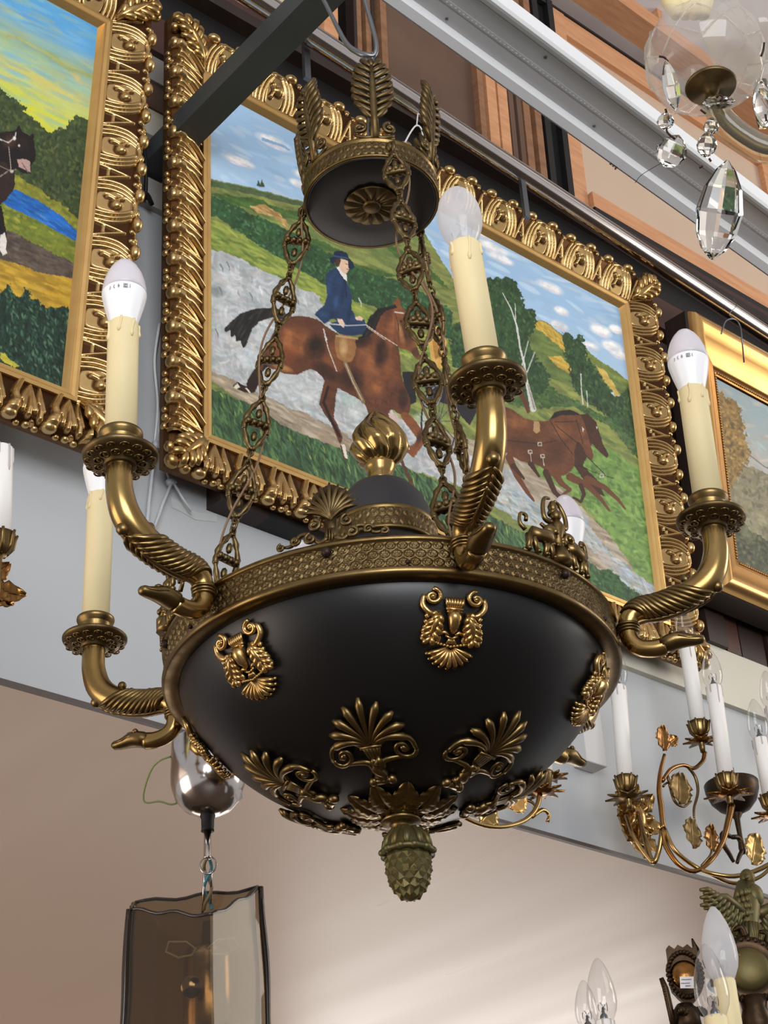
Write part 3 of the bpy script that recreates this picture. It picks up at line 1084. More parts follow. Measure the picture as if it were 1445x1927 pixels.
for lg, w in (([(262, 1020), (300, 1110), (345, 1180), (375, 1220)], (14, 4)), ([(280, 1060), (330, 1120)], (10, 4)), ([(470, 1090), (500, 1140), (540, 1170), (500, 1195)], (14, 4)), ([(540, 1110), (620, 1150), (680, 1210), (720, 1265)], (15, 4)), ([(620, 1120), (700, 1160), (760, 1215), (792, 1256)], (13, 3.5)), ([(430, 1090), (470, 1180), (520, 1230), (540, 1290)], (12, 4)), ([(360, 1050), (400, 1110)], (10, 4)), ([(590, 1150), (604, 1190), (590, 1225), (555, 1205)], (9, 4))):
    p.line(lg, w, B2 if w[0] < 13 else B1)
for lg in ([(222, 940), (330, 952), (400, 960), (480, 945)], [(450, 855), (500, 940), (555, 1010)], [(470, 860), (570, 858)], [(480, 880), (580, 960)], [(570, 850), (600, 960)], [(640, 850), (660, 890)], [(575, 1055), (650, 1090), (740, 1118)], [(600, 1000), (700, 1100)]):
    p.line(lg, 1.5, (40, 32, 28))
for (x, y) in ((402, 960), (358, 995), (415, 1015), (685, 1105)):
    p.line([(x - 8, y - 6), (x + 8, y - 6), (x + 8, y + 8), (x - 8, y + 8), (x - 8, y - 6)], 1.4, (196, 186, 170))
p.poly([(376, 855), (400, 858), (404, 900), (388, 914), (372, 900)], (176, 140, 96), .1, .05, .8)
p.line([(358, 1000), (364, 1040)], 1.3, (190, 180, 160)); p.line([(415, 1020), (422, 1060)], 1.3, (190, 180, 160))
p.poly([(595, 880), (605, 890), (598, 905)], (220, 214, 206)); p.poly([(660, 880), (666, 884), (662, 895)], (200, 194, 186))
p.line([(420, 1290), (432, 1310)], 4, (214, 206, 196))
# --- carriage: wheels and box behind the chains
p.crop(380, 440, 2.779)
p.poly([(1045, 720), (1110, 720), (1120, 880), (1075, 900)], (30, 28, 32), .2, .1, 1)
p.poly([(1180, 540), (1230, 480), (1280, 560), (1260, 700), (1210, 720)], (206, 160, 84), .15, .1, 1)
p.poly([(1205, 560), (1240, 540), (1250, 640), (1220, 660)], (170, 122, 56), .15, .1, 1)
p.poly([(1150, 740), (1400, 760), (1445, 920), (1400, 1000), (1300, 900), (1180, 860)], (34, 32, 38), .2, .1, 1)
for (cx, cy, rx, ry) in ((1240, 980, 92, 190), (1190, 800, 60, 110)):
    ring = [(cx + rx * math.cos(a), cy + ry * math.sin(a)) for a in np.linspace(0, 2 * math.pi, 40)]
    p.line(ring, 3.6, (40, 42, 50)); p.line([(x + 6, y) for x, y in ring], 1.2, (170, 176, 186))
    for a in np.linspace(0, math.pi, 6, endpoint=False):
        p.line([(cx + rx * math.cos(a), cy + ry * math.sin(a)), (cx - rx * math.cos(a), cy - ry * math.sin(a))], 1.4, (60, 60, 68))
p.blob((1190, 775), 20, 30, (206, 210, 216), .9)
# --- the big horse
HB, HD, HL, HO = (92, 53, 34), (38, 23, 18), (126, 74, 43), (154, 94, 54)
tail = p.poly([(450, 440), (430, 400), (370, 384), (280, 390), (200, 415), (160, 450), (115, 495), (122, 512), (150, 500), (150, 545), (172, 530), (180, 565), (200, 560), (215, 595), (232, 585), (246, 540), (262, 500), (300, 460), (370, 436), (420, 448)], (30, 27, 27), .25, .15, 1.2)
p.dabs(tail, 60, [(52, 48, 46), (22, 20, 20), (66, 62, 58)], 26, 2.5, 130, 20, .7, 50)
m = p.poly([(340, 590), (310, 640), (280, 700), (240, 760), (232, 800), (268, 832), (290, 800), (306, 740), (350, 690), (400, 660), (420, 610)], HD, .2, .1, 1, 2)
p.line([(330, 640), (296, 740)], 6, HB)
m2 = p.poly([(160, 795), (185, 775), (215, 790), (240, 800), (268, 832), (225, 830), (190, 816)], (44, 26, 22), .2, .1, .8)
p.poly([(165, 800), (186, 783), (198, 800), (180, 812)], (226, 216, 196), .08, .02, .6)
p.line([(232, 808), (250, 830)], 3, (220, 206, 190))
m = p.poly([(600, 700), (640, 770), (612, 890), (640, 940), (680, 1000), (715, 1090), (742, 1120), (760, 1190), (738, 1170), (724, 1110), (735, 1060), (690, 960), (700, 850), (716, 780), (690, 730)], HB, .2, .1, 1)
p.line([(660, 800), (636, 880), (660, 940), (720, 1060)], 5, HD)
p.poly([(728, 1100), (748, 1104), (764, 1180), (748, 1172)], (226, 214, 200), .08, .03, .8)
body = p.poly([(330, 620), (360, 540), (400, 470), (450, 436), (520, 430), (600, 448), (660, 490), (720, 530), (800, 545), (850, 520), (880, 470), (930, 400), (1000, 372), (1030, 400), (1010, 470), (1022, 570), (1036, 640), (1040, 720), (1062, 800), (1090, 870), (1080, 940), (1030, 940), (990, 920), (940, 980), (880, 960), (850, 890), (790, 850), (720, 810), (660, 780), (600, 720), (560, 708), (500, 735), (430, 730), (380, 710), (340, 690)], HB, .16, .08, 1, 3)
p.dabs(body, 260, [HL, HB, HD, (126, 70, 36)], 18, 3, 70, 50, .3, 51)
for (x, y, rx, ry, c, al, an) in ((480, 560, 110, 90, HO, .7, 0), (430, 640, 80, 60, (120, 62, 32), .5, 0), (590, 590, 60, 70, HD, .9, 0), (560, 480, 120, 40, HB, .4, 0), (700, 640, 60, 120, HL, .6, 20), (650, 720, 90, 40, HD, .5, 30), (860, 640, 60, 90, HO, .5, 0), (900, 780, 60, 110, HO, .55, -10), (830, 560, 60, 40, HD, .8, 0),
                                  (980, 700, 60, 130, HL, .6, 0), (940, 620, 40, 80, HD, .5, 10), (1000, 500, 40, 110, HO, .6, 10), (940, 480, 60, 60, HL, .5, 40), (780, 760, 70, 60, HD, .5, 20), (420, 700, 60, 20, (170, 118, 70), .8, 20), (1050, 860, 30, 60, HD, .6, 0)):
    p.blob((x, y), rx * 1.1, ry * 1.1, c, min(1.0, al * 1.5), an, body)
head = p.poly([(1000, 372), (1015, 345), (1024, 330), (1036, 350), (1040, 376), (1075, 420), (1095, 500), (1120, 580), (1142, 640), (1130, 660), (1108, 640), (1080, 610), (1040, 600), (1016, 570), (1005, 470)], HL, .15, .08, .8, 2)
p.blob((1060, 520), 40, 90, HD, .6, -20, head); p.blob((1040, 520), 18, 80, (186, 132, 80), .8, -15, head); p.blob((1120, 620), 30, 30, (40, 26, 22), .8, 0, head)
mane = p.poly([(830, 545), (860, 470), (880, 430), (920, 390), (1010, 368), (1020, 386), (960, 400), (930, 440), (905, 500), (870, 545)], (24, 22, 23), .25, .1, 1.6)
p.dabs(mane, 40, [(50, 46, 44), (16, 15, 16)], 14, 2.5, 120, 30, .7, 52)
p.line([(1008, 410), (1055, 415)], 2.2, (206, 196, 186)); p.line([(1010, 414), (1026, 470), (1030, 560)], 1.5, (74, 44, 34)); p.blob((1042, 458), 8, 6, (24, 18, 16), 1.4)
p.line([(850, 470), (920, 520), (1020, 584)], 1.6, (206, 186, 166)); p.line([(850, 478), (960, 556)], 1.2, (190, 166, 146))
# fore legs
leg = p.poly([(1060, 930), (1100, 960), (1140, 1010), (1168, 1060), (1160, 1100), (1130, 1140), (1108, 1170), (1080, 1150), (1050, 1120), (1060, 1090), (1090, 1110), (1120, 1080), (1110, 1050), (1070, 1000), (1040, 950)], HL, .15, .06, .8, 2)
p.blob((1140, 1060), 20, 60, HD, .6, 20, leg)
p.poly([(1030, 1085), (1060, 1082), (1086, 1108), (1070, 1132), (1046, 1110)], (40, 26, 22), .15, .05, .8); p.line([(1052, 1100), (1080, 1122)], 4, (222, 210, 198))
leg2 = p.poly([(900, 900), (980, 920), (985, 990), (1020, 1060), (1050, 1180), (1100, 1300), (1130, 1370), (1105, 1360), (1060, 1240), (990, 1100), (930, 1010), (880, 960)], HB, .15, .06, 1)
p.poly([(975, 940), (1000, 935), (1030, 1010), (1010, 1020), (985, 985)], (204, 178, 164), .1, .05, 1)
# saddle, girth, straps
p.poly([(700, 530), (800, 545), (798, 640), (770, 672), (730, 664), (702, 630)], (150, 106, 62), .14, .1, 1, 2)
p.blob((740, 590), 26, 60, (204, 170, 118), .8); p.line([(704, 534), (812, 548)], 3.5, (186, 150, 104))
p.line([(748, 672), (790, 770), (844, 880)], 7, (132, 106, 76)); p.line([(752, 680), (790, 776), (838, 870)], 1.5, (190, 176, 146))
p.line([(636, 500), (660, 600), (704, 716)], 1.8, (200, 184, 168)); p.poly([(640, 540), (650, 535), (656, 556), (646, 562)], (206, 200, 194)); p.line([(636, 500), (648, 545)], 2.5, (196, 190, 186))
# rider
NV, ND, NL = (34, 56, 88), (22, 36, 60), (52, 80, 120)
skirt = p.poly([(660, 470), (720, 455), (800, 440), (850, 450), (862, 490), (840, 525), (780, 532), (720, 525), (690, 500)], NV, .15, .1, 1)
coat = p.poly([(650, 215), (665, 190), (700, 178), (720, 190), (750, 240), (775, 290), (785, 330), (780, 390), (800, 430), (800, 480), (720, 470), (690, 440), (640, 470), (588, 422), (600, 408), (640, 370), (656, 320), (648, 260)], NV, .15, .1, 1)
for (x, y, rx, ry, c) in ((670, 270, 20, 70, NL), (740, 300, 14, 90, ND), (700, 360, 16, 60, NL), (640, 420, 40, 20, NL), (770, 420, 14, 70, ND), (690, 420, 30, 30, ND)):
    p.blob((x, y), rx, ry, c, .7, 10, coat)
p.line([(716, 196), (748, 250), (756, 330)], 2.0, ND)
p.poly([(705, 178), (722, 168), (756, 214), (760, 250), (742, 236)], (226, 222, 214), .06, .03, .8)
face = p.poly([(720, 135), (760, 140), (768, 165), (766, 190), (748, 208), (726, 190), (716, 160)], (222, 186, 158), .07, .03, .6, 2)
p.poly([(690, 130), (722, 128), (726, 145), (716, 172), (700, 170)], (66, 44, 34), .15, .05, .8)
p.line([(752, 158), (762, 160)], 1.4, (96, 70, 60)); p.line([(756, 186), (764, 185)], 1.5, (176, 92, 84))
hat = p.poly([(666, 130), (690, 118), (688, 96), (712, 88), (756, 98), (766, 122), (790, 150), (798, 172), (782, 190), (766, 176), (762, 140), (730, 128), (700, 132), (690, 160), (672, 150)], ND, .2, .1, .8)
p.line([(692, 116), (764, 128)], 2.4, (50, 76, 116))
p.poly([(706, 445), (734, 445), (748, 470), (742, 490), (722, 480)], (222, 190, 166), .08, .03, .6); p.poly([(800, 436), (826, 430), (846, 444), (836, 454), (806, 450)], (222, 190, 166), .08, .03, .6)
p.line([(660, 470), (760, 480), (860, 476)], 1.8, (206, 204, 206))
# signature in the lower right corner
p.crop(780, 880, 2.779)
p.line([(1105, 650), (1118, 640), (1122, 654), (1136, 645), (1142, 660), (1158, 652), (1166, 668), (1184, 660), (1192, 676), (1210, 668)], 1.2, (34, 44, 34))
p.canvas(rootM)

# ================================================================== the painting at the left edge
cR0, cR1 = at_y(188, 51, 1.585), at_y(120, 735, 1.625)
Bl = cR1 - cR0
wL = .98
plL = Plane(cR0 - np.array([wL, 0, 0]), (wL, 0, 0), Bl)
rootL = empty('framed_painting', plL.P(plL.W / 2, plL.H + FW, -.02))
tag(rootL, 'painting of a dark horse by a blue river, gilt frame, at the far left', 'painting', 'gilt framed horse paintings')
carved_frame(rootL, plL, dict(left='leaf', bottom='leaf', top='strap', right='strap'))
us = np.concatenate([np.linspace(0, wL - .22, 90, endpoint=False), np.linspace(wL - .22, wL, 260)])
p = Painter(plL, us, np.linspace(0, plL.H, 460))
p.img[:] = np.array((110, 172, 214)) / 255.
p.crop(0, 0, 3.6125)
X, Y = p.X, p.Y
# bands of evening sky run down to the right
t = (Y - .50 * X + 34 + 10 * p.n3) * 3.6125
stops = [(-900, (70, 150, 206)), (60, (92, 164, 214)), (170, (100, 166, 214)), (260, (150, 184, 170)), (330, (150, 166, 104)), (400, (164, 190, 146)), (460, (160, 196, 168)), (520, (206, 198, 112)), (600, (196, 204, 120)), (720, (206, 206, 70)), (3000, (200, 200, 70))]
for c in range(3):
    p.img[..., c] = np.interp(t, [a for a, _ in stops], [b[c] for _, b in stops]) / 255.
p.img *= (1 + .05 * p.st + .04 * p.n1)[..., None]
m = np.ones(X.shape, bool)
p.dabs(m & (Y < 250), 500, [(112, 176, 216), (166, 196, 166), (206, 188, 112), (140, 180, 196)], 60, 8, 27, 8, .3, 60)
p.blob((520, 530), 60, 30, (226, 188, 110), .7, 50)
tr = p.poly([(-3000, 300), (-400, 480), (0, 600), (60, 640), (120, 690), (175, 730), (170, 790), (230, 810), (280, 870), (320, 900), (370, 910), (400, 870), (440, 880), (500, 800), (560, 800), (640, 830), (640, 1300), (560, 1500), (200, 1300), (0, 1250), (-3000, 800)], (58, 72, 40), .3, .05, 8)
p.dabs(tr, 900, [(40, 54, 30), (84, 98, 54), (70, 84, 46), (104, 108, 58), (34, 44, 28)], 11, 5, 70, 60, .6, 61)
g = p.poly([(-3000, 500), (0, 1130), (110, 1190), (240, 1270), (400, 1370), (540, 1490), (560, 1800), (-3000, 1800)], (134, 132, 46), .18, .1, 5)
p.dabs(g, 500, [(164, 158, 56), (110, 116, 44), (150, 150, 60), (88, 100, 42)], 14, 6, 35, 40, .6, 62)
rv = p.poly([(-3000, 400), (40, 1290), (110, 1290), (200, 1330), (320, 1400), (430, 1480), (540, 1590), (540, 1650), (400, 1580), (260, 1500), (120, 1430), (20, 1390), (-3000, 900)], (32, 96, 172), .1, .25, 2)
p.dabs(rv, 150, [(60, 126, 194), (22, 76, 146), (96, 150, 206)], 24, 3, 30, 6, .5, 63)
bk = p.poly([(20, 1380), (120, 1430), (260, 1500), (400, 1580), (540, 1660), (540, 1900), (-20, 1900), (-3000, 1900), (-3000, 900)], (112, 122, 44), .2, .1, 5)
p.dabs(bk, 300, [(150, 150, 54), (84, 104, 40), (164, 158, 60)], 15, 6, 32, 20, .6, 64)
pth = p.poly([(-3000, 1480), (0, 1560), (100, 1580), (240, 1650), (360, 1720), (530, 1800), (530, 1980), (360, 1960), (180, 1900), (0, 1800), (-3000, 1700)], (88, 76, 66), .2, .2, 4)
p.dabs(pth, 220, [(110, 96, 84), (66, 56, 48), (96, 88, 80)], 18, 6, 25, 12, .6, 65)
p.crop(0, 450, 3.6125)
oc = p.poly([(-3000, 100), (0, 135), (120, 170), (280, 230), (510, 270), (470, 1060), (-3000, 1060)], (182, 144, 44), .12, .2, 3)
p.dabs(oc, 300, [(204, 166, 56), (160, 120, 36), (190, 156, 62), (150, 118, 40)], 34, 7, 24, 8, .6, 66)
bs = p.poly([(-3000, 420), (0, 360), (60, 310), (90, 360), (130, 400), (170, 320), (200, 350), (215, 420), (260, 410), (310, 470), (360, 460), (420, 450), (470, 470), (480, 1060), (-3000, 1060)], (30, 52, 40), .3, .05, 6)
p.dabs(bs, 1100, [(22, 40, 32), (60, 96, 72), (44, 74, 56), (96, 128, 98), (16, 28, 24)], 11, 4, 70, 40, .7, 67)
lw = p.poly([(0, 760), (80, 820), (130, 860), (100, 870), (0, 820)], (190, 180, 60), .15, .1, 3)
# horse at the left: head, neck, chest, legs
p.crop(0, 0, 3.6125)
H1, H2, H3 = (46, 32, 26), (26, 20, 18), (86, 54, 38)
hb = p.poly([(-1400, 1000), (-900, 900), (-400, 930), (-100, 880), (0, 900), (60, 890), (110, 900), (100, 1200), (100, 1280), (40, 1360), (0, 1390), (-300, 1500), (-900, 1480), (-1400, 1500)], H1, .2, .1, 1.5)
hd = p.poly([(-60, 920), (40, 900), (110, 885), (128, 850), (150, 895), (200, 925), (228, 905), (228, 950), (244, 1040), (238, 1090), (215, 1120), (208, 1180), (160, 1182), (110, 1150), (70, 1160), (40, 1100), (-60, 1100)], H2, .2, .1, 1)
p.blob((60, 960), 60, 60, H3, .7, 0, hd); p.blob((150, 980), 50, 60, H1, .6, 0, hd)
p.poly([(118, 1085), (160, 1080), (205, 1100), (206, 1170), (180, 1160), (130, 1140)], (176, 146, 136), .12, .05, 1); p.line([(150, 1110), (190, 1170)], 2, (120, 92, 86))
p.line([(-20, 940), (60, 970), (100, 935), (110, 900)], 2, (190, 186, 178)); p.blob((98, 940), 14, 18, (230, 226, 216), 1.2); p.blob((130, 990), 10, 10, (214, 206, 196), 1.0)
p.line([(60, 1000), (75, 1150), (0, 1200)], 1.6, (150, 140, 128)); p.line([(0, 1130), (80, 1165), (110, 1150)], 1.6, (130, 120, 108)); p.blob((80, 1165), 16, 14, (196, 190, 170), 1.0)
p.poly([(-30, 1390), (10, 1400), (30, 1500), (44, 1600), (30, 1640), (0, 1640), (-20, 1500)], H2, .2, .05, 1)
p.poly([(0, 1600), (30, 1580), (48, 1640), (40, 1690), (50, 1720), (20, 1735), (0, 1700)], (222, 214, 204), .08, .05, 1)
p.poly([(-620, 1450), (-560, 1450), (-540, 1690), (-580, 1700)], H2); p.poly([(-1200, 1450), (-1130, 1450), (-1110, 1690), (-1150, 1700)], H2); p.poly([(-300, 1450), (-240, 1450), (-230, 1680), (-270, 1690)], H2)
p.canvas(rootL)

# ================================================================== the landscape at the right in a smooth gold frame
cA = at_y(1268, 601, 1.60)
plR = Plane((cA[0] + .100, 1.60, cA[2] - .098), (.86, 0, 0), (0, .03, -.412))
rootR = empty('framed_painting', plR.P(plR.W / 2, plR.H + .09, -.02))
tag(rootR, 'autumn landscape painting in a smooth polished gold frame, cut off at the right edge', 'painting')
COVE = [(.012, .006), (.018, .012), (.026, .013), (.040, .018), (.058, .030), (.072, .042), (.082, .046), (.092, .042), (.098, .030)]
for side in ('top', 'right', 'bottom', 'left'):
    r = rail(plR, side, COVE + [(.098, -.03), (.012, -.03)]).build('frame_rail', 'gold_leaf', rootR, True, sharp=50)
    rail(plR, side, [(.098, .026), (.1015, .022), (.1015, -.03), (.098, -.03)]).build('frame_edge', 'dark_wood', rootR, False)
    f = rail(plR, side, [(-.004, -.002), (0, .004), (.006, .006), (.012, .006), (.012, -.004), (-.004, -.004)]).build('fillet', 'brass_orange', rootR, False)
    bd = MB()
    L = plR.W if side in ('top', 'bottom') else plR.H
    nb = int(L / .006)
    for k in range(nb):
        s = (k + .5) * L / nb
        q = {'top': (s, -.006), 'bottom': (s, plR.H + .006), 'left': (-.006, s), 'right': (plR.W + .006, s)}[side]
        bd.ball(plR.P(*q, .0065), .0026, 6, 4)
    tag(bd.build('bead_row', 'gilt', f), kind='stuff')
us = np.concatenate([np.linspace(0, .30, 190), np.linspace(.30, plR.W, 70)[1:]])
p = Painter(plR, us, np.linspace(0, plR.H, 300))
X, Y = p.X, p.Y
p.img[:] = np.array((176, 172, 166)) / 255.
sk = np.clip((Y - .5 * (X - 1300) - 700) / 200, 0, 1)[..., None]
p.img[:] = np.array((150, 170, 176)) / 255 * (1 - sk) + np.array((200, 184, 166)) / 255 * sk
al = np.ones(X.shape, bool)
p.dabs(al, 260, [(176, 190, 190), (206, 186, 170), (160, 172, 170), (190, 176, 160)], 26, 8, 30, 40, .5, 70)
p.crop(1240, 560, 2.834)
gd = p.poly([(250, 1050), (420, 900), (500, 900), (700, 1000), (3000, 2200), (3000, 4000), (300, 1400)], (136, 130, 104), .2, .1, 5)
p.dabs(gd, 600, [(156, 148, 112), (104, 104, 84), (128, 118, 84), (170, 160, 130), (84, 86, 70)], 13, 6, 40, 60, .6, 71)
t1 = p.poly([(200, 430), (290, 480), (420, 560), (440, 640), (470, 760), (480, 860), (430, 940), (400, 1000), (350, 1080), (330, 1200), (200, 1300)], (142, 114, 66), .25, .05, 9, 3)
p.dabs(t1, 420, [(170, 138, 76), (112, 88, 54), (92, 76, 50), (186, 156, 92), (126, 104, 66)], 9, 5, 60, 60, .6, 72)
dk = p.poly([(320, 1100), (400, 1180), (520, 1260), (700, 1340), (3000, 2400), (3000, 4000), (330, 1420)], (74, 78, 60), .25, .05, 8)
p.dabs(dk, 420, [(52, 58, 48), (104, 104, 76), (134, 128, 92), (44, 46, 40)], 10, 5, 70, 60, .6, 73)
p.blob((480, 1250), 50, 60, (150, 150, 110), .6)
p.line([(470, 830), (560, 900), (700, 960), (1200, 1200)], 2, (120, 120, 110))
p.canvas(rootR)

# ================================================================== the bowl chandelier
CH = at_d(739, 1290, 1.5)            # centre of the bowl's rim
_h = CAM - CH
_h[2] = 0
HV = unit(_h)
RT = np.array([-HV[1], HV[0], 0.0])
ZV = np.array([0, 0, 1.0])


def dirv(th):
    t = math.radians(th)
    return HV * math.cos(t) + RT * math.sin(t)


def tanv(th):
    t = math.radians(th)
    return -HV * math.sin(t) + RT * math.cos(t)


def cyl(th, r, z, s=0.0, c=None):
    return (CH if c is None else c) + dirv(th) * r + tanv(th) * s + ZV * z


ch = empty('bowl_chandelier', CH + ZV * -.197)
tag(ch, 'black and brass bowl chandelier with six swan head candle arms hanging in front', 'chandelier')
TCH = Matrix.Translation(Vector(CH))

# ---- bowl
NB = 40
prof = []
for i in range(NB + 1):
    a = math.pi / 2 * i / NB
    prof.append((.1875 * math.cos(a), -.119 * math.sin(a) ** 1.4))
prof[-1] = (.001, -.119)
PR = np.array(prof)
SL = np.concatenate([[0], np.cumsum(np.hypot(np.diff(PR[:, 0]), np.diff(PR[:, 1])))])


def bowl_pt(th, s, x, h):
    r, z = np.interp(s, SL, PR[:, 0]), np.interp(s, SL, PR[:, 1])
    e = .004
    dr = np.interp(s + e, SL, PR[:, 0]) - np.interp(s - e, SL, PR[:, 0])
    dz = np.interp(s + e, SL, PR[:, 1]) - np.interp(s - e, SL, PR[:, 1])
    l = math.hypot(dr, dz)
    nr, nz = -dz / l, dr / l
    if nz > 0:
        nr, nz = -nr, -nz
    nr = abs(nr)
    a = th + math.degrees(x / max(r, .02))
    return cyl(a, r + nr * h, z + nz * h)


MB().lathe([(.1875, .004)] + prof, 96, TCH).build('bowl', 'lacquer', ch)
MB().lathe([(.1900, .030), (.160, .036), (.110, .060), (.070, .095), (.054, .120), (.048, .134)], 64, TCH, False).build('inner_cover', 'lacquer', ch)

# ---- rim: plain mouldings and the band of little flowers
rim = MB().lathe([(.188, .030), (.186, -.001), (.1885, -.0022), (.1995, -.0022), (.2020, -.0005), (.2024, .0030), (.2012, .0046), (.1992, .0052), (.1992, .0280), (.2016, .0286), (.2026, .0308), (.2012, .0334), (.192, .0340), (.188, .030)], 128, TCH, False).build('rim', 'brass', ch)
NR, ROWS = 132, 3


def band_h(a, v, N, rows, amp):
    k = a / (2 * math.pi) * N
    y = v * rows
    row = min(int(y), rows - 1)
    k += .5 * (row % 2)
    fx, fy = (k % 1) - .5, (y - row) - .5
    r = math.hypot(fx, fy)
    phi = math.atan2(fy, fx)
    pet = max(0, 1 - abs(r - .30) / .17) * (.45 + .55 * abs(math.cos(3 * phi)) ** .8)
    dot = max(0, 1 - (r / .12) ** 2)
    corner = max(0, 1 - math.hypot(abs(fx) - .5, abs(fy) - .5) / .14)
    return amp * (.95 * pet ** .7 + 1.15 * dot ** .5 + .6 * corner)


bm_ = MB()
NA, NV_ = NR * 13, ROWS * 13 + 1
bm_.grid(NA, NV_, lambda u, v: tuple(cyl(math.degrees(u * 2 * math.pi), .1995 + band_h(u * 2 * math.pi, v, NR, ROWS, .0016), .0052 + .0228 * v)), wrap=True)
tag(bm_.build('flower_band', 'brass_dark', rim), kind='stuff')
for th in (-12, 48, 108, 168, -132, -72):
    mm = MB()
    mm.ball(cyl(th - 1.2, .2015, .024), (.0042, .0042, .0042), 10, 7)
    mm.build('screw', 'screw_dark', ch)
    mm = MB()
    mm.ball(cyl(th + 17, .2005, .0085), (.0022, .0022, .0022), 8, 6)
    mm.build('screw', 'screw_dark', ch)

# ---- dome, flame
dome = MB().lathe([(.0480, .132), (.0475, .160), (.0455, .175), (.0400, .190), (.0300, .203), (.0160, .2115), (.0110, .2135)], 48, TCH, False).build('dome', 'matte_black', ch)
band = MB()
band.lathe([(.0480, .1335), (.0505, .134), (.0510, .1365), (.0495, .138), (.0490, .1560), (.0500, .1575), (.0495, .1600), (.0470, .1605)], 64, TCH, False)
db = band.build('dome_band', 'brass', dome)
b2 = MB()
b2.grid(40 * 9, 2 * 9 + 1, lambda u, v: tuple(cyl(math.degrees(u * 2 * math.pi), .0494 + band_h(u * 2 * math.pi, v, 40, 2, .0014), .138 + .018 * v)), wrap=True)
tag(b2.build('flower_relief', 'brass_dark', dome), kind='stuff')
fl = MB().lathe([(.0125, .212), (.0130, .216), (.0110, .220), (.0140, .2275), (.0155, .231), (.0150, .234), (.0130, .2355)], 32, TCH).build('flame_finial', 'brass_bright', ch)


def flame(u, v):
    a = u * 2 * math.pi
    env = np.interp(v, [0, .10, .26, .42, .60, .78, .90, 1], [.013, .0215, .0272, .0262, .0205, .0125, .0066, .0008])
    tw = a + 1.5 * v
    g = abs(math.sin(4.0 * tw)) ** .55
    rr = env * (.80 + .26 * g)
    z = .234 + .058 * v + .010 * g * v * (1 - v) * 1.6 + .004 * math.sin(3 * a) * v
    off = .003 * math.sin(v * 5)
    return tuple(CH + np.array([rr * math.cos(a) + off * v, rr * math.sin(a), z]))


MB().grid(128, 34, flame, wrap=True).build('flame', 'brass_bright', fl)

# ---- swan arms
ARM = [(.297, .113), (.2975, .099), (.2965, .084), (.2905, .066), (.2780, .0525), (.2600, .0440), (.2400, .0395), (.2240, .0385), (.2140, .0325), (.2105, .0210), (.2120, .0095), (.2190, .0020), (.2300, -.0005), (.2400, .0005)]
DZ = {258: -.006, 18: -.002}
ARMR = [.0108, .0110, .0114, .0122, .0124, .0118, .0112, .0106, .0094, .0084, .0078, .0076, .0078, .0080]


ADJ = {18: 17.2, 78: 79.5, 258: 252.5, -42: -45.0}


def arm_pt(th, r, z, s=0.0):
    return cyl(ADJ.get(th, th), r, z + DZ.get(th, 0), s)


def make_bulb(parent, th, base, axis, kind, idx):
    """bulb standing on `base` along `axis`"""
    ax = unit(axis)
    x = unit(np.cross(ax, [.3, .9, .1]))
    y = np.cross(ax, x)
    Mx = basis(base, x, y, ax)
    if kind == 'led':
        b = MB()
        n = 48
        pr = [(.0105, -.004), (.0122, .000), (.0142, .007), (.0170, .018), (.0190, .0275), (.0194, .0315)]
        vs = MB()
        vs.grid(n, len(pr), lambda u, v: (0, 0, 0), wrap=True)
        vs.v = []
        for i in range(n):
            a = 2 * math.pi * i / n
            for (r, z) in pr:
                k = 1 - (.035 if (i % 4 == 0 and .003 < z < .020) else 0)
                vs.v.append((r * k * math.cos(a), r * k * math.sin(a), z))
        b.add([tuple(Mx @ Vector(q)) for q in vs.v], vs.f)
        o = b.build('bulb', 'bulb_white', parent)
        b = MB()
        b.lathe([(.0194, .0315), (.0191, .037), (.0178, .0455), (.0152, .054), (.0114, .0615), (.0072, .0670), (.0032, .0700), (.0002, .0710)], 32, Mx)
        g = b.build('bulb', 'bulb_frost', parent)
        return o
    if kind in ('hazy', 'clear'):
        b = MB()
        prf = [(.0085, -.006), (.0110, .002), (.0150, .010), (.0178, .019), (.0186, .027), (.0178, .036), (.0155, .045), (.0120, .052), (.0075, .0570), (.0030, .0590), (.0002, .0595)]
        if kind == 'clear':
            prf = [(.0085, -.006), (.0115, .002), (.0150, .010), (.0168, .019), (.0166, .028), (.0148, .040), (.0112, .053), (.0065, .064), (.0025, .0695), (.0002, .0705)]
        b.lathe(prf, 28, Mx)
        o = b.build('bulb', 'bulb_hazy' if kind == 'hazy' else 'bulb_clear', parent)
        f = MB()
        f.lathe([(.0070, -.005), (.0058, .006), (.0020, .010), (.0018, .018)], 12, Mx)
        f.build('bulb', 'bulb_clear', parent)
        f = MB()
        for k in range(5):
            q = [Mx @ Vector((.007 * math.sin(k * 1.3 + t), .007 * math.cos(k * 2.1 + t), .010 + .008 * t)) for t in np.linspace(0, 1, 5)]
            f.tube(q, .0004, 4)
        f.build('filament', 'steel_wire', parent)
        return o


DRIPS = [(0.0, .020), (1.0, .013), (2.2, .024), (3.3, .014), (4.4, .021), (5.4, .016)]


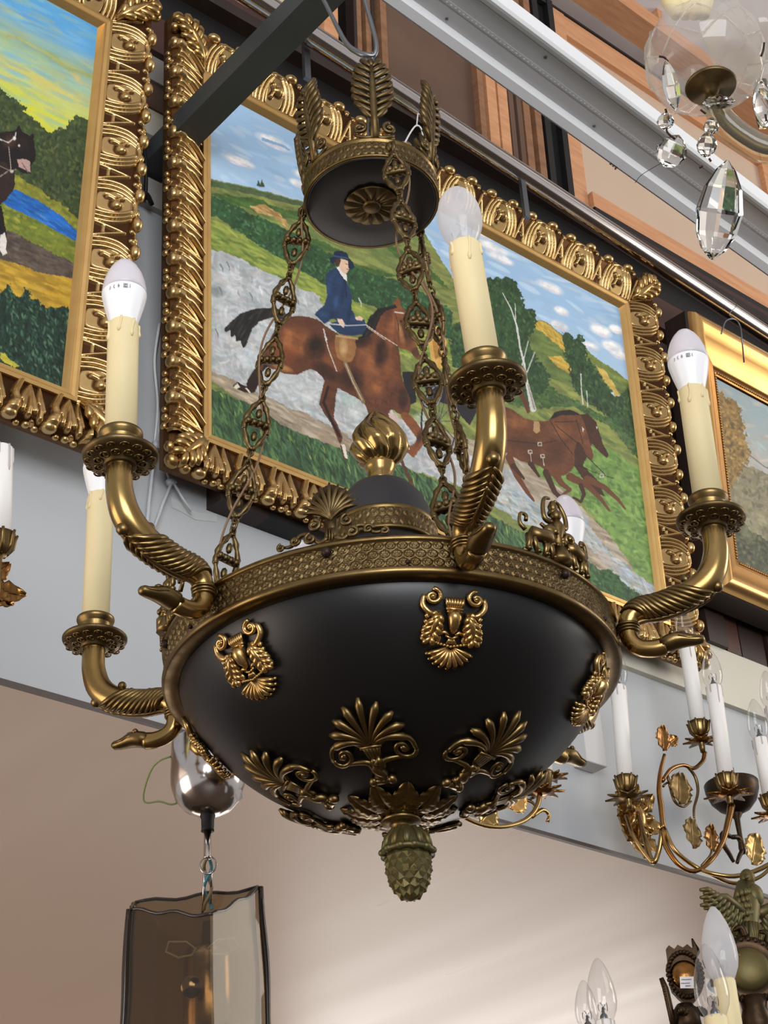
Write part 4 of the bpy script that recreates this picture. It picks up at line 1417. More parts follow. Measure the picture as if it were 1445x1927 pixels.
def make_candle(parent, base, axis, L, r, material, drip_mat, phase=0.0, sharp=False):
    ax = unit(axis)
    x = unit(np.cross(ax, [.3, .9, .1]))
    y = np.cross(ax, x)
    Mx = basis(base, x, y, ax)
    c = MB().lathe([(r, 0), (r, L - .006), (r * .97, L - .002), (r * .86, L), (r * .5, L + .0005)], 28, Mx).build('candle_sleeve', material, parent)
    d = MB()
    for (a, l) in DRIPS:
        a += phase
        pts = []
        for t in np.linspace(0, 1, 7):
            aa = a + (0 if sharp else .10 * math.sin(3 * t + a))
            pts.append(Mx @ Vector((r * 1.0 * math.cos(aa), r * 1.0 * math.sin(aa), L - .001 - l * t)))
        d.tube(pts, [.0010, .0012, .0011, .0010, .0012, .0019, .0010] if not sharp else [.0014, .0013, .0012, .0012, .0012, .0012, .0010], 6)
    d.build('wax_drips', drip_mat, c)
    return c, Mx


BULBS = {18: 'hazy', 78: 'led', 138: 'led', 198: 'led', 258: 'led', -42: 'led'}
LEAN = {18: (-.055, .03), 78: (.03, .0), -42: (-.01, .0)}
CLEN = {78: .124, 258: .146}
for th in (18, 78, 138, 198, 258, -42):
    pth = bez([(r, z, 0) for r, z in ARM], 56)
    rads = np.interp(np.linspace(0, 1, 56), np.linspace(0, 1, len(ARMR)), ARMR)
    P3 = [arm_pt(th, p[0], p[1]) for p in pth]
    arm = MB().tube(P3, list(rads), 16).build('candle_arm', 'brass_bright', ch)
    # feathered sleeve: slanting barbs along the lower half of the arm
    f = MB()
    tv = tanv(ADJ.get(th, th))
    for k in range(11):
        i0 = 17 + k * 1.15
        for sg in (-1, 1):
            pts = []
            for t in np.linspace(0, 1, 8):
                ii = i0 + 6.5 * t - 1.0
                j = int(min(max(ii, 0), 54))
                w = ii - j
                c = P3[j] * (1 - w) + P3[j + 1] * w
                tg = unit(P3[j + 1] - P3[j])
                nn = unit(np.cross(tv, tg))
                a = math.radians(-86 + 150 * t)
                rr = rads[j] * 1.05
                sgn = 1 if nn[2] > 0 else -1
                pts.append(c + rr * (tv * sg * math.cos(a) + nn * sgn * math.sin(a)))
            f.tube(pts, [.0010, .0020, .0028, .0030, .0028, .0024, .0018, .0008], 6)
    f.tube([P3[i] - ZV * rads[i] * 1.04 for i in range(18, 36)], [.002, .003, .0028, .0026, .0022], 6)
    f.tube([P3[i] + ZV * rads[i] * 1.02 for i in range(18, 35)], [.001, .002, .002, .002, .0015], 6)
    f.ball(arm_pt(th, .2920, .0505), (.0058, .0058, .0058), 10, 8)
    f.ball(arm_pt(th, .2660, .0620), (.0042, .0042, .0042), 10, 8)
    for i in (22, 26, 30):
        f.ball(P3[i] + ZV * rads[i] * 1.08, (.0022, .0022, .0026), 6, 5)
    f.build('feathers', 'brass', arm)
    # neck collar
    i = 39
    co = MB()
    tg = unit(P3[i + 1] - P3[i - 1])
    for q, rr in ((37, .0104), (38, .0102), (39, .0096)):
        ring = [P3[q] + rads[q] * 1.08 * (tv * math.cos(a) + np.cross(tg, tv) * math.sin(a)) for a in np.linspace(0, 2 * math.pi, 18, endpoint=False)]
        co.tube(ring, .0014, 6, closed=True)
    co.build('neck_collar', 'brass', arm)
    # swan head with flat bill
    hd = MB()
    hp = [arm_pt(th, r, z) for r, z in ((.2360, .0003), (.2430, .0022), (.2490, .0040), (.2550, .0040), (.2610, .0028), (.2670, .0018), (.2715, .0020), (.2740, .0026))]
    hd.tube(hp, [.0080, .0096, .0098, .0088, .0070, .0058, .0052, .0028], 14, flat=.78, up=ZV)
    for sg in (-1, 1):
        hd.ball(arm_pt(th, .2475, .0086, sg * .0068), (.0030, .0030, .0026), 8, 6)
        hd.tube([arm_pt(th, r, z, sg * s) for r, z, s in ((.252, .0043, .0088), (.261, .0025, .0070), (.2715, .0020, .0050))], .0009, 5)
    hd.ball(arm_pt(th, .2560, .0095), (.0040, .0040, .0028), 8, 6)
    hd.build('swan_head', 'brass', arm)
    # drip pan, cup
    lean = LEAN.get(th, (0, 0))
    ax = unit(ZV + RT * lean[0] + HV * lean[1])
    x = unit(np.cross(ax, [.3, .9, .1]))
    Mp = basis(arm_pt(th, .297, .111), x, np.cross(ax, x), ax)
    pan = MB().lathe([(.0115, -.004), (.0135, -.0035), (.0135, -.001), (.0240, .0010), (.0300, .0045), (.0312, .0065), (.0312, .0080), (.0290, .0085), (.0130, .0085)], 40, Mp)
    pn = pan.build('drip_pan', 'brass_dark', arm)
    sc = MB()
    for (n, r, z, q) in ((11, .0180, .0004, .0044), (15, .0252, .0026, .0042)):
        for k in range(n):
            a = 2 * math.pi * (k + .5 * (r > .02)) / n
            c = Mp @ Vector((r * math.cos(a), r * math.sin(a), z))
            ring = [Mp @ Vector((r * math.cos(a) + q * .85 * math.cos(b), r * math.sin(a) + q * .85 * math.sin(b), z - .0008)) for b in np.linspace(0, 2 * math.pi, 12, endpoint=False)]
            sc.tube(ring, .0008, 5, closed=True)
            sc.ball(c, (.0020, .0020, .0018), 7, 5)
    sc.build('scale_bosses', 'brass', arm)
    MB().lathe([(.0130, .0080), (.0145, .0095), (.0145, .0120), (.0152, .0150), (.0150, .0215), (.0155, .0225), (.0178, .0255), (.0184, .0275), (.0182, .0292), (.0150, .0295)], 36, Mp).build('candle_cup', 'brass', arm)
    L = CLEN.get(th, .118)
    cb = np.asarray(Mp @ Vector((0, 0, .026)))
    c, Mc = make_candle(arm, cb, ax, L, .0133, 'candle_cream', 'candle_cream', th)
    make_bulb(arm, th, np.asarray(Mc @ Vector((0, 0, L))), ax, BULBS[th], th)


# printed marks on the two near LED bulbs: CE and the double square
def bulb_print(th):
    lean = LEAN.get(th, (0, 0))
    ax = unit(ZV + RT * lean[0] + HV * lean[1])
    base = arm_pt(th, .297, .111) + ax * (.026 + CLEN.get(th, .118) + .0250)
    toc = CAM - base
    toc -= ax * (toc @ ax)
    ang0 = unit(toc)
    side = np.cross(ax, ang0)

    def on(s, z):
        a = s / .0195 - .15
        return base + (ang0 * math.cos(a) + side * math.sin(a)) * (.01925 + z * .10) + ax * z
    m = MB()

    def stroke(pts):
        m.tube([on(x, z) for x, z in pts], .00028, 4)
    for k in range(3):
        stroke([(-.0110 + .0006 * k, .0002 + .001 * k), (-.0102, .0012 + .001 * k)])
    stroke([(-.0050 - .0016 * math.cos(t), .0018 + .0018 * math.sin(t)) for t in np.linspace(-1.1, 1.1, 9)])
    stroke([(-.0010 - .0016 * math.cos(t), .0018 + .0018 * math.sin(t)) for t in np.linspace(-1.1, 1.1, 9)])
    stroke([(-.0026, .0018), (-.0012, .0018)])
    for q in (.0017, .0008):
        stroke([(.0040 - q, .0018 - q), (.0040 + q, .0018 - q), (.0040 + q, .0018 + q), (.0040 - q, .0018 + q), (.0040 - q, .0018 - q)])
    stroke([(.0078, .0002), (.0078, .0034)])
    return m


arms = [o for o in ch.children if o.name.startswith('candle_arm')]
bulb_print(-42).build('bulb_print', 'print_grey', arms[5])
bulb_print(78).build('bulb_print', 'print_grey', arms[1])


# ---- ornament drawing: flat relief in (x, y, h) that is later wrapped on bowl or rim
def volute(m, c, r, sg, a0, rad=.0019, turns=1.25):
    sp = spiral(c, r, r * .22, a0, sg * turns, 20, .003)
    m.tube(sp, [rad * .9, rad, rad, rad * .8], 7)
    m.ball((c[0], c[1], .0030), (r * .34, r * .34, .0022), 8, 6)


def fan_palmette(n=9, L=.034, spread=78, root=(0, .022), stalk=True):
    m = MB()
    for k in range(n):
        a = math.radians(-spread + 2 * spread * k / (n - 1))
        l = L * (1 - .25 * abs(k - (n - 1) / 2) / ((n - 1) / 2))
        pts = []
        for t in np.linspace(0, 1, 8):
            bend = a * (.45 + .55 * t)
            pts.append((root[0] + l * t * math.sin(bend), root[1] + l * t * math.cos(bend), .0026 + .0030 * math.sin(math.pi * min(1, t * .95))))
        m.tube(pts, [.0010, .0014, .0016, .0018, .0021, .0026, .0030, .0012], 8)
    for sg in (-1, 1):
        arc = bez([(sg * .004, .022, .0032), (sg * .014, .0300, .004), (sg * .026, .0270, .004), (sg * .0285, .0190, .004)], 10)
        m.tube(arc, [.0016, .0021, .0021, .0018], 8)
        volute(m, (sg * .0205, .0185), .0082, -sg, 0 if sg > 0 else math.pi, .0017, 1.1)
        if stalk:
            m.tube(bez([(sg * .003, .004, .003), (sg * .005, .010, .0036), (sg * .013, .0115, .003), (sg * .0195, .0120, .003)], 10), [.0024, .0022, .0018, .0014], 7)
    for k in range(5):
        x = -.0048 + .0024 * k
        m.tube([(x * .55, .010, .003), (x, .0235, .004)], [.0012, .0018], 6)
    m.tube([(-.0072, .0235, .0052), (.0072, .0235, .0052)], .0013, 6)
    if stalk:
        tw = [(.0016 * math.sin(t * 11), .012 - .018 * t, .003 + .0008 * math.cos(t * 11)) for t in np.linspace(0, 1, 14)]
        m.tube(tw, [.0036, .0040, .0036, .0040], 8)
        m.tube([(-.0016 * math.sin(t * 11), .012 - .018 * t, .0036) for t in np.linspace(0, 1, 14)], .0026, 7)
        m.tube([(-.006, -.0075, .003), (.006, -.0075, .003)], [.0030, .0036, .0030], 8)
        for sg in (-1, 1):
            m.ball((sg * .0062, -.0075, .003), .0036, 8, 6)
    return m


def wrap_bowl(src, th, s0, kx=1.22, ky=1.30):
    """(x, y up the bowl, h) -> world"""
    return MB().merge(src, lambda q: tuple(bowl_pt(th, s0 - q[1] * ky, q[0] * kx, q[2] * 1.15)))


pal = fan_palmette(9, .036, 80)
for th in (-12, 48, 108, 168, -132, -72):
    wrap_bowl(pal, th, .166).build('palmette_mount', 'brass', ch)


def mask_mount():
    m = MB()
    for sg in (-1, 1):
        volute(m, (sg * .0175, .0555), .0072, sg, math.pi * (.5), .0022, 1.2)
        m.tube(bez([(sg * .0245, .0570, .003), (sg * .0250, .0480, .003), (sg * .0190, .0410, .004), (sg * .0130, .0390, .003)], 10), [.0020, .0026, .0028, .0020], 7)
        # acanthus side leaf
        ll = MB()
        acanthus(ll, (.0105, .0430), (.0165, .0150), .016, 5, .002, .0025, .0055, .0023)
        for k in range(5):
            y0 = .0420 - .0050 * k
            acanthus(ll, (.0125 + .0008 * k, y0), (.0215 + .0004 * k, y0 - .0040), .0035, 2, 0, .002, .0045, .0016)
        m.merge(ll, lambda q: (sg * q[0], q[1], q[2]))
        volute(m, (sg * .0135, .0175), .0048, sg, math.pi * .5, .0018, 1.1)
        m.tube(bez([(sg * .0030, .0220, .003), (sg * .0060, .0245, .003), (sg * .0085, .0225, .003)], 6), [.0016, .0020, .0014], 6)
    for k in range(7):
        x = -.0062 + .00207 * k
        m.tube([(x * .75, .0455, .003), (x, .0500, .0045), (x * 1.15, .0555, .0035)], [.0012, .0016, .0010], 6)
    m.tube([(-.0068, .0455, .0045), (.0068, .0455, .0045)], .0015, 7)
    m.tube([(-.0060, .0430, .0045), (.0060, .0430, .0045)], .0013, 7)
    m.tube([(0, .0430, .004), (0, .0380, .006), (0, .0300, .006), (0, .0240, .004)], [.0052, .0056, .0040, .0018], 10)
    for sg in (-1, 1):
        m.tube([(sg * .0035, .0410, .0065), (sg * .0028, .0320, .0075), (sg * .0010, .0250, .005)], .0010, 5)
        m.tube([(sg * .0050, .0215, .003), (0, .0185, .004)], .0014, 5)
    for k in range(5):
        x = -.0036 + .0018 * k
        m.tube([(x * .3, .0200, .003), (x, .0140, .0045)], .0010, 5)
    for k in range(9):
        x = -.0105 + .0026 * k
        m.ball((x, .0118 + .0010 * abs(k - 4) * .6, .0045), (.0016, .0016, .0014), 6, 5)
    for k in range(9):
        a = math.radians(-66 + 16.5 * k)
        l = .0215 * (1 - .10 * abs(k - 4) / 4)
        pts = [(l * t * math.sin(a) * 1.0, .0110 - l * t * math.cos(a) * .98 + .001, .003 + .0028 * math.sin(math.pi * t * .8)) for t in np.linspace(.15, 1, 6)]
        m.tube(pts, [.0008, .0014, .0019, .0023, .0024, .0012], 7)
        m.ball((pts[-1][0], pts[-1][1], .0030), (.0019, .0019, .0018), 6, 5)
    return m


msk = mask_mount()
for th in (18, 78, 138, 198, 258, -42):
    wrap_bowl(msk, th - (1.5 if th == 18 else 0), .0615, 1.0, .86).build('mask_mount', 'gilt', ch)


# ---- crest ornaments standing on the rim
def stand(src, th, r, z, tilt=0.0, k=1.0):
    """(x, y up, h outwards) -> world, bent round the rim"""
    def fn(q):
        a = th + math.degrees(q[0] * k / r)
        return tuple(cyl(a, r + q[2] * k + tilt * q[1] * k, z + q[1] * k))
    return MB().merge(src, fn)


def palm_crest():
    m = MB()
    for k in range(11):
        a = math.radians(-64 + 12.8 * k)
        l = .036 * (1 - .30 * abs(k - 5) / 5)
        pts = [(l * t * math.sin(a * (.55 + .45 * t)), .020 + l * t * math.cos(a * (.55 + .45 * t)), .001 + .0016 * math.sin(3 * t)) for t in np.linspace(0, 1, 6)]
        m.tube(pts, [.0012, .0018, .0022, .0024, .0022, .0008], 6)
    m.prism([(.0165 * math.sin(t) * (1 - .3 * (math.cos(t) > .6)), .038 + .0165 * math.cos(t)) for t in np.linspace(0, 2 * math.pi, 20, endpoint=False)], -.001, .0008)
    for sg in (-1, 1):
        volute(m, (sg * .0135, .0170), .0056, sg, math.pi * .5, .0018)
        volute(m, (sg * .0170, .0055), .0050, -sg, math.pi * .5, .0017)
        m.tube(bez([(sg * .003, .004, .001), (sg * .010, .001, .001), (sg * .019, .0105, .001), (sg * .027, .0110, .001), (sg * .034, .0040, .001), (sg * .042, .0050, .001)], 16), [.0026, .0020, .0020, .0022, .0018, .0012], 6)
        volute(m, (sg * .0300, .0065), .0042, sg, 0, .0015)
        volute(m, (sg * .0425, .0040), .0034, -sg, math.pi * .5, .0013)
    m.prism([(-.006, 0), (.006, 0), (.0042, .014), (.005, .022), (-.005, .022), (-.0042, .014)], -.002, .002)
    for k in range(4):
        m.tube([(-.0036 + .0024 * k, .001, .0022), (-.003 + .002 * k, .012, .0026)], .0009, 5)
    return m


def lion_crest():
    m = MB()
    # woman between two striding lions, arms raised
    m.tube([(0, .010, 0), (0, .022, .001), (0, .030, .002), (0, .036, .0015)], [.0055, .0042, .0062, .0032], 10)
    m.ball((0, .0410, .002), (.0042, .0050, .0042), 10, 7)
    m.ball((0, .0440, .000), (.0052, .0034, .0046), 8, 6)
    m.tube([(0, .044, 0), (0, .050, 0), (0, .054, 0)], [.0030, .0040, .0020], 8)
    m.tube([(0, .012, 0), (0, .004, .001), (0, 0, .001)], [.0060, .0085, .0095], 10)
    for sg in (-1, 1):
        m.tube(bez([(sg * .0055, .0335, .001), (sg * .0120, .0350, .001), (sg * .0125, .0450, .001), (sg * .0085, .0540, 0), (sg * .0030, .0560, 0)], 14), [.0024, .0020, .0018, .0016, .0012], 7)
        m.tube(bez([(sg * .0060, .030, .0015), (sg * .0120, .026, .0015), (sg * .0170, .0285, .001)], 8), [.0022, .0018, .0014], 7)
        # lion
        m.tube([(sg * .008, .0150, .002), (sg * .014, .0165, .003), (sg * .022, .0155, .003), (sg * .029, .0165, .002)], [.0040, .0060, .0052, .0050], 10)
        m.ball((sg * .0100, .0225, .0025), (.0062, .0062, .0052), 10, 7)
        m.ball((sg * .0080, .0215, .0065), (.0030, .0028, .0026), 8, 5)
        for (x, x2) in ((.0110, .0085), (.0145, .0170), (.0270, .0245), (.0305, .0335)):
            m.tube([(sg * x, .0140, .002), (sg * (x * .6 + x2 * .4), .0075, .0025), (sg * x2, .0008, .002)], [.0034, .0024, .0020], 8)
            m.ball((sg * (x2 - .001), .0014, .003), (.0026, .0016, .0022), 6, 5)
        m.tube(bez([(sg * .0330, .0180, .001), (sg * .0375, .0230, .001), (sg * .0360, .0310, .001), (sg * .0310, .0310, .001), (sg * .0315, .0265, .001)], 12), [.0018, .0015, .0014, .0018], 6)
    m.tube([(-.037, .0005, .001), (.037, .0005, .001)], .0014, 6)
    for k in range(16):
        m.ball((random.uniform(-.012, .012), random.uniform(.010, .028), .004), random.uniform(.0012, .0024), 6, 5)
    return m


PC, LC = palm_crest(), lion_crest()
for th in (-12, 108, -132):
    stand(PC, th, .199, .0335).build('palmette_crest', 'brass_dark', ch)
for th in (46, 168, -72):
    stand(LC, th, .199, .0335, k=1.12).build('lion_crest', 'brass', ch)

# ---- flower and acorn under the bowl
flo = MB().lathe([(.0460, -.104), (.030, -.1185), (.016, -.1225), (.015, -.1245), (.0175, -.1265), (.0165, -.1290), (.0105, -.1300), (.0085, -.1320), (.0085, -.1345), (.006, -.135)], 48, TCH).build('bottom_flower', 'brass', ch)
pt = MB()
NPET = 11


def petal(u, v):
    # u across -1..1, v along 0..1
    x = (u - .5) * 2
    w = .0135 * math.sin(math.pi * (.22 + .66 * v)) ** .8
    r = .0165 + .0345 * v - .006 * abs(x) ** 2.2 * v
    h = .0025 + .0052 * math.sin(math.pi * v * .9) * (1 - .45 * x * x) - .0026 * math.exp(-(x / .16) ** 2) + .0008 * math.cos(v * 34) * (abs(x) > .25)
    return (w * x, r, h)


pt.grid(13, 15, petal)
for k in range(NPET):
    a = 360 / NPET * k + 8
    q = MB()
    q.merge(pt, lambda p: tuple(cyl(a + math.degrees(math.atan2(p[0], p[1])), math.hypot(p[0], p[1]), -.1225 + (max(0, p[1] - .016)) * .36 - p[2])))
    q.build('petal', 'brass', flo)
CHB = CH + RT * .004
TCB = Matrix.Translation(Vector(CHB))
AK = .93
aco = MB().lathe([(.0075 * AK, -.1335), (.0120 * AK, -.1360), (.0190 * AK, -.1440), (.0218 * AK, -.1535), (.0222 * AK, -.1560), (.0190 * AK, -.1580)], 40, TCB).build('acorn_finial', 'brass_green', ch)
rib = MB()
for k in range(11):
    a = 360 / 11 * k
    rib.tube([cyl(a, r * AK + .0004, z, c=CHB) for r, z in ((.0085, -.1350), (.0130, -.1370), (.0192, -.1445), (.0216, -.1530))], [.0012, .0024, .0030, .0024], 7)
    rib.ball(cyl(a + 16, .0222 * AK, -.1552, c=CHB), (.0042, .0042, .0034), 8, 6)
rib.tube([cyl(a, .0222 * AK, -.1552, c=CHB) for a in range(0, 360, 9)], .0026, 7, closed=True)
rib.build('acorn_cap_leaves', 'brass_green', aco)
MB().lathe([(.0185 * AK, -.1560), (.0196 * AK, -.1640), (.0190 * AK, -.1720), (.0165 * AK, -.1810), (.0120 * AK, -.1890), (.0060 * AK, -.1950), (.0010 * AK, -.1970)], 32, TCB).build('acorn_nut', 'brass_green', aco)
py = MB().add([(-.5, 0, 0), (0, -.62, 0), (.5, 0, 0), (0, .62, 0), (0, -.12, .34)], [(0, 1, 4), (1, 2, 4), (2, 3, 4), (3, 0, 4), (0, 3, 2, 1)])
ME_SCALE = py.mesh('acorn_scale', 'brass_green', False)
for row in range(7):
    z = -.1600 - .0053 * row
    r = float(np.interp(-z, [.156, .164, .172, .181, .189, .195, .197], [.0185, .0196, .019, .0165, .012, .006, .001]))
    n = 12 if row < 5 else 9
    for k in range(n):
        a = 360 / n * (k + .5 * (row % 2))
        sl = float(np.interp(-z, [.156, .17, .181, .19, .197], [.1, -.05, -.35, -.8, -1.3]))
        nv = unit(dirv(a) * math.cos(sl) + ZV * math.sin(sl))
        xv = tanv(a)
        yv = np.cross(nv, xv)
        w = 2 * math.pi * r * AK / n * 1.02
        inst('acorn_scale', ME_SCALE, basis(cyl(a, r * AK - .0004, z, c=CHB), xv * w, yv * .0088, nv * .0085), aco)

# ---- canopy
CC = CH + RT * .0085
TCC = Matrix.Translation(Vector(CC))
cap = MB().lathe([(.0690, .5660), (.0715, .5655), (.0722, .5680), (.0700, .5695), (.0695, .5880), (.0715, .5895), (.0715, .5920), (.0680, .5930), (.0400, .6000), (.0100, .6080), (.0060, .6300), (.0040, .6300)], 64, TCC, False).build('canopy', 'brass', ch)
MB().lathe([(.0695, .5662), (.066, .5650), (.040, .5648), (.001, .5647)], 64, TCC).build('canopy_plate', 'lacquer', cap)
b3 = MB()
b3.grid(56 * 8, 2 * 9 + 1, lambda u, v: tuple(cyl(math.degrees(u * 2 * math.pi), .0698 + band_h(u * 2 * math.pi, v, 56, 2, .0015), .5700 + .0178 * v, c=CC)), wrap=True)
tag(b3.build('flower_relief', 'brass_dark', cap), kind='stuff')
MB().lathe([(.0285, .5646), (.0275, .5628), (.0100, .5620), (.0092, .5596), (.0072, .5586), (.001, .5584)], 40, TCC).build('rosette', 'brass_dark', cap)
pr = MB()


def rpetal(u, v):
    x = (u - .5) * 2
    w = .0012 + .0058 * v ** .8
    r = .0100 + .0195 * v - .0022 * x * x * v
    return (w * x, r, .0008 + .0026 * (1 - x * x) * math.sin(math.pi * (.15 + .8 * v)))


pr.grid(7, 8, rpetal)
for k in range(13):
    a = 360 / 13 * k
    q = MB().merge(pr, lambda p: tuple(cyl(a + math.degrees(math.atan2(p[0], p[1])), math.hypot(p[0], p[1]), .5632 - p[2], c=CC)))
    q.build('rosette_petal', 'brass_dark', cap)


def crown_leaf():
    m = MB()
    m.tube([(0, 0, 0), (0, .03, .001), (0, .07, .002), (0, .100, .003)], [.0050, .0044, .0034, .0018], 8)
    for k in range(9):
        y0 = .024 + .0088 * k
        w = [.011, .016, .0180, .0180, .0170, .0158, .0140, .012, .008][k]
        for sg in (-1, 1):
            m.tube(bez([(0, y0, .001), (sg * w * .6, y0 + .006, .003), (sg * w, y0 + .013, .002), (sg * w * .96, y0 + .0175, .000)], 7), [.0020, .0030, .0032, .0024], 6)
    m.tube([(0, .096, .002), (0, .106, .002), (0, .114, .001)], [.0026, .0034, .0010], 7)
    for sg in (-1, 1):
        volute(m, (sg * .0150, .0125), .0072, sg, math.pi * .5, .0020, 1.3)
        m.tube(bez([(sg * .003, .002, 0), (sg * .010, .001, .001), (sg * .020, .006, .001)], 7), [.0026, .0022, .0018], 6)
    m.ball((0, .010, .001), (.0060, .010, .003), 8, 6)
    return m


CL = crown_leaf()
for th in (6, 66, 126, 186, -114, -54):
    def fn(q, th=th):
        a = th + math.degrees(q[0] / .069)
        return tuple(cyl(a, .0690 + q[2] + .10 * q[1] - .35 * max(0, q[1] - .09), .592 + q[1], c=CC))
    MB().merge(CL, fn).build('crown_leaf', 'brass_dark', cap)


# ---- chains of openwork links, flex running along them
def link_mesh(L=.066, W=.0115):
    m = MB()
    for sg in (-1, 1):
        pth = bez([(0, -L * .44, 0), (sg * W * .55, -L * .30, 0), (sg * W, -L * .08, 0), (sg * W, L * .08, 0), (sg * W * .55, L * .30, 0), (0, L * .44, 0)], 16)
        rr = [.0027 + .0008 * math.sin(i * 2.2) for i in range(16)]
        m.tube(pth, rr, 7)
        m.ball((sg * W, -L * .10, 0), (.0032, .0026, .0032), 7, 5)
        m.ball((sg * W * .62, L * .27, 0), (.0028, .0022, .0028), 7, 5)
    m.tube([(-W, 0, 0), (-W * .4, .0015, 0), (W * .4, .0015, 0), (W, 0, 0)], [.0030, .0044, .0044, .0030], 8)
    m.ball((0, L * .20, 0), (.0034, .0060, .0030), 8, 6)
    m.ball((0, -L * .20, 0), (.0034, .0060, .0030), 8, 6)
    for k in range(7):
        m.ball((-W * .8 + W * 1.6 * k / 6, .0010 + .002 * (k % 2), .0022 * (1 if k % 2 else -1)), .0042, 7, 5)
    for sg in (-1, 1):
        m.tube([(.0026 * math.cos(a), sg * (L * .46 + .0016) + .0032 * math.sin(a), 0) for a in np.linspace(0, 2 * math.pi, 12, endpoint=False)], .0013, 6, closed=True)
        m.ball((0, sg * L * .42, 0), (.0036, .0026, .0034), 8, 5)
    return m.mesh('link', 'brass_dark')


def ring_mesh():
    m = MB()
    m.tube([(.0042 * math.cos(a), .0058 * math.sin(a), 0) for a in np.linspace(0, 2 * math.pi, 16, endpoint=False)], .0013, 6, closed=True)
    return m.mesh('ring_link', 'brass_dark')


ME_LINK, ME_RING = link_mesh(), ring_mesh()
for ci, (th, r1) in enumerate(((19, .171), (138, .165), (257, .178))):
    top = cyl(th, .0760, .572, c=CC)
    bot = cyl(th, r1, .046)
    ax = unit(top - bot)
    D = np.linalg.norm(top - bot)
    hook = MB()
    hook.tube([cyl(th, r, z, c=CC) for r, z in ((.068, .578), (.073, .582), (.079, .579), (.080, .572), (.076, .567), (.072, .570))], [.0034, .0030, .0024, .0022, .0020, .0016], 8)
    hook.ball(cyl(th, .071, .580, c=CC), (.006, .006, .007), 8, 6)
    hook.build('chain_hook', 'brass_dark', ch)
    eye = MB().tube([cyl(th, r, z) for r, z in ((r1 + .020, .030), (r1 + .012, .040), (r1 + .004, .048), (r1, .045))], [.0026, .0022, .0020, .0018], 8)
    eye.build('chain_eye', 'brass_dark', ch)
    # the chain itself
    cn = MB()
    side0 = tanv(th)
    pts = []
    for t in np.linspace(0, 1, 60):
        p_ = top + (bot - top) * t
        off = side0 * (.010 * math.sin(t * 17 + ci) + .002) + np.cross(side0, ax) * .008 * math.cos(t * 13 + ci)
        pts.append(p_ + off * min(1, t * 14, (1 - t) * 14))
    cn.tube(pts, .0012, 5)
    root = cn.build('chain_flex', 'cord_brown', ch)
    n = 7
    unitL = D / n
    for k in range(n):
        c = top - ax * unitL * (k + .5)
        tw = math.radians((25, -10, 35, 5, 20, -15, 30)[k] + (0, 30, 50)[ci])
        x = side0 * math.cos(tw) + np.cross(side0, ax) * math.sin(tw)
        z = np.cross(x, ax)
        s = (unitL - .0085) / (.066 * .92 + .0032 * 2)
        inst('link', ME_LINK, basis(c, x * s, ax * s, z * s), root)
        inst('ring_link', ME_RING, basis(top - ax * unitL * k, z, ax, x), root)
    inst('ring_link', ME_RING, basis(bot + ax * .003, side0, ax, np.cross(side0, ax)), root)

# ---- wires that hold the canopy
wr = MB()
hk = at_d(700, 104, 1.86)
wr.tube(bez([cyl(0, 0, .625, c=CC), cyl(0, 0, .66, c=CC), hk + ZV * -.004, hk], 12), .0012, 6)
for k in range(4):
    wr.tube(bez([hk + RT * (.004 * k - .010) + ZV * .002, hk + RT * (.004 * k - .011) - ZV * .014, hk + RT * (.003 * k - .007) - ZV * .055, cyl(0, 0, .63, c=CC)], 10), .0008, 5)
wr.build('hanging_wire', 'steel_wire', ch)
sh = MB()
a0, a1, a2 = at_d(606, -6, 1.93), at_d(648, 76, 1.88), at_d(690, 104, 1.86)
sh.tube(bez([at_d(560, -90, 1.97), a0, a1, at_d(672, 98, 1.865), a2, at_d(704, 104, 1.86), at_d(708, 84, 1.865), at_d(700, 50, 1.88), at_d(686, 0, 1.90), at_d(672, -60, 1.92)], 40), [.0024, .0024, .0034, .0036, .0030, .0026, .0026, .0026], 8)
so = sh.build('wire_hook', 'steel_wire', None)
tag(so, 'bent grey wire hook from which the bowl chandelier hangs', 'hook')

# ================================================================== beam, rail, batten lamp and the stored canvases above
bmx = MB().box((1.042, -1.2, 3.478), (1.088, YW, 3.518))
bo = bmx.build('wall_beam', 'beam_paint', None, False, origin=(1.065, YW, 3.478))
tag(bo, 'dark grey square bar reaching out from the wall between the two horse paintings', 'beam')
tie = MB()
q = at_y(262, 345, YW - .05)
tie.tube(bez([(1.050, YW - .03, 3.520), (1.036, YW - .035, 3.505), (1.036, YW - .04, 3.470), (1.044, YW - .03, 3.440), (1.050, YW - .02, 3.412)], 14), .0035, 6)
tie.tube(bez([(1.028, YW - .02, 3.408), (1.044, YW - .03, 3.414), (1.062, YW - .02, 3.408)], 8), .004, 6)
tag(tie.build('cable_tie', 'black_paint', None), 'black cord knotted round the wall end of the dark grey bar', 'cord')

# chrome picture rail
rA = at_y(553, 45, 1.50)
rB = at_y(1445, 632, 1.569)
rd_ = unit(rB - rA)
rail_ = MB().tube([rA - rd_ * 1.6 + rd_ * .2 * k for k in range(22)], .0185, 24)
ro = rail_.build('picture_rail', 'chrome', None)
tag(ro, 'long polished chrome rail running over the paintings', 'rail')
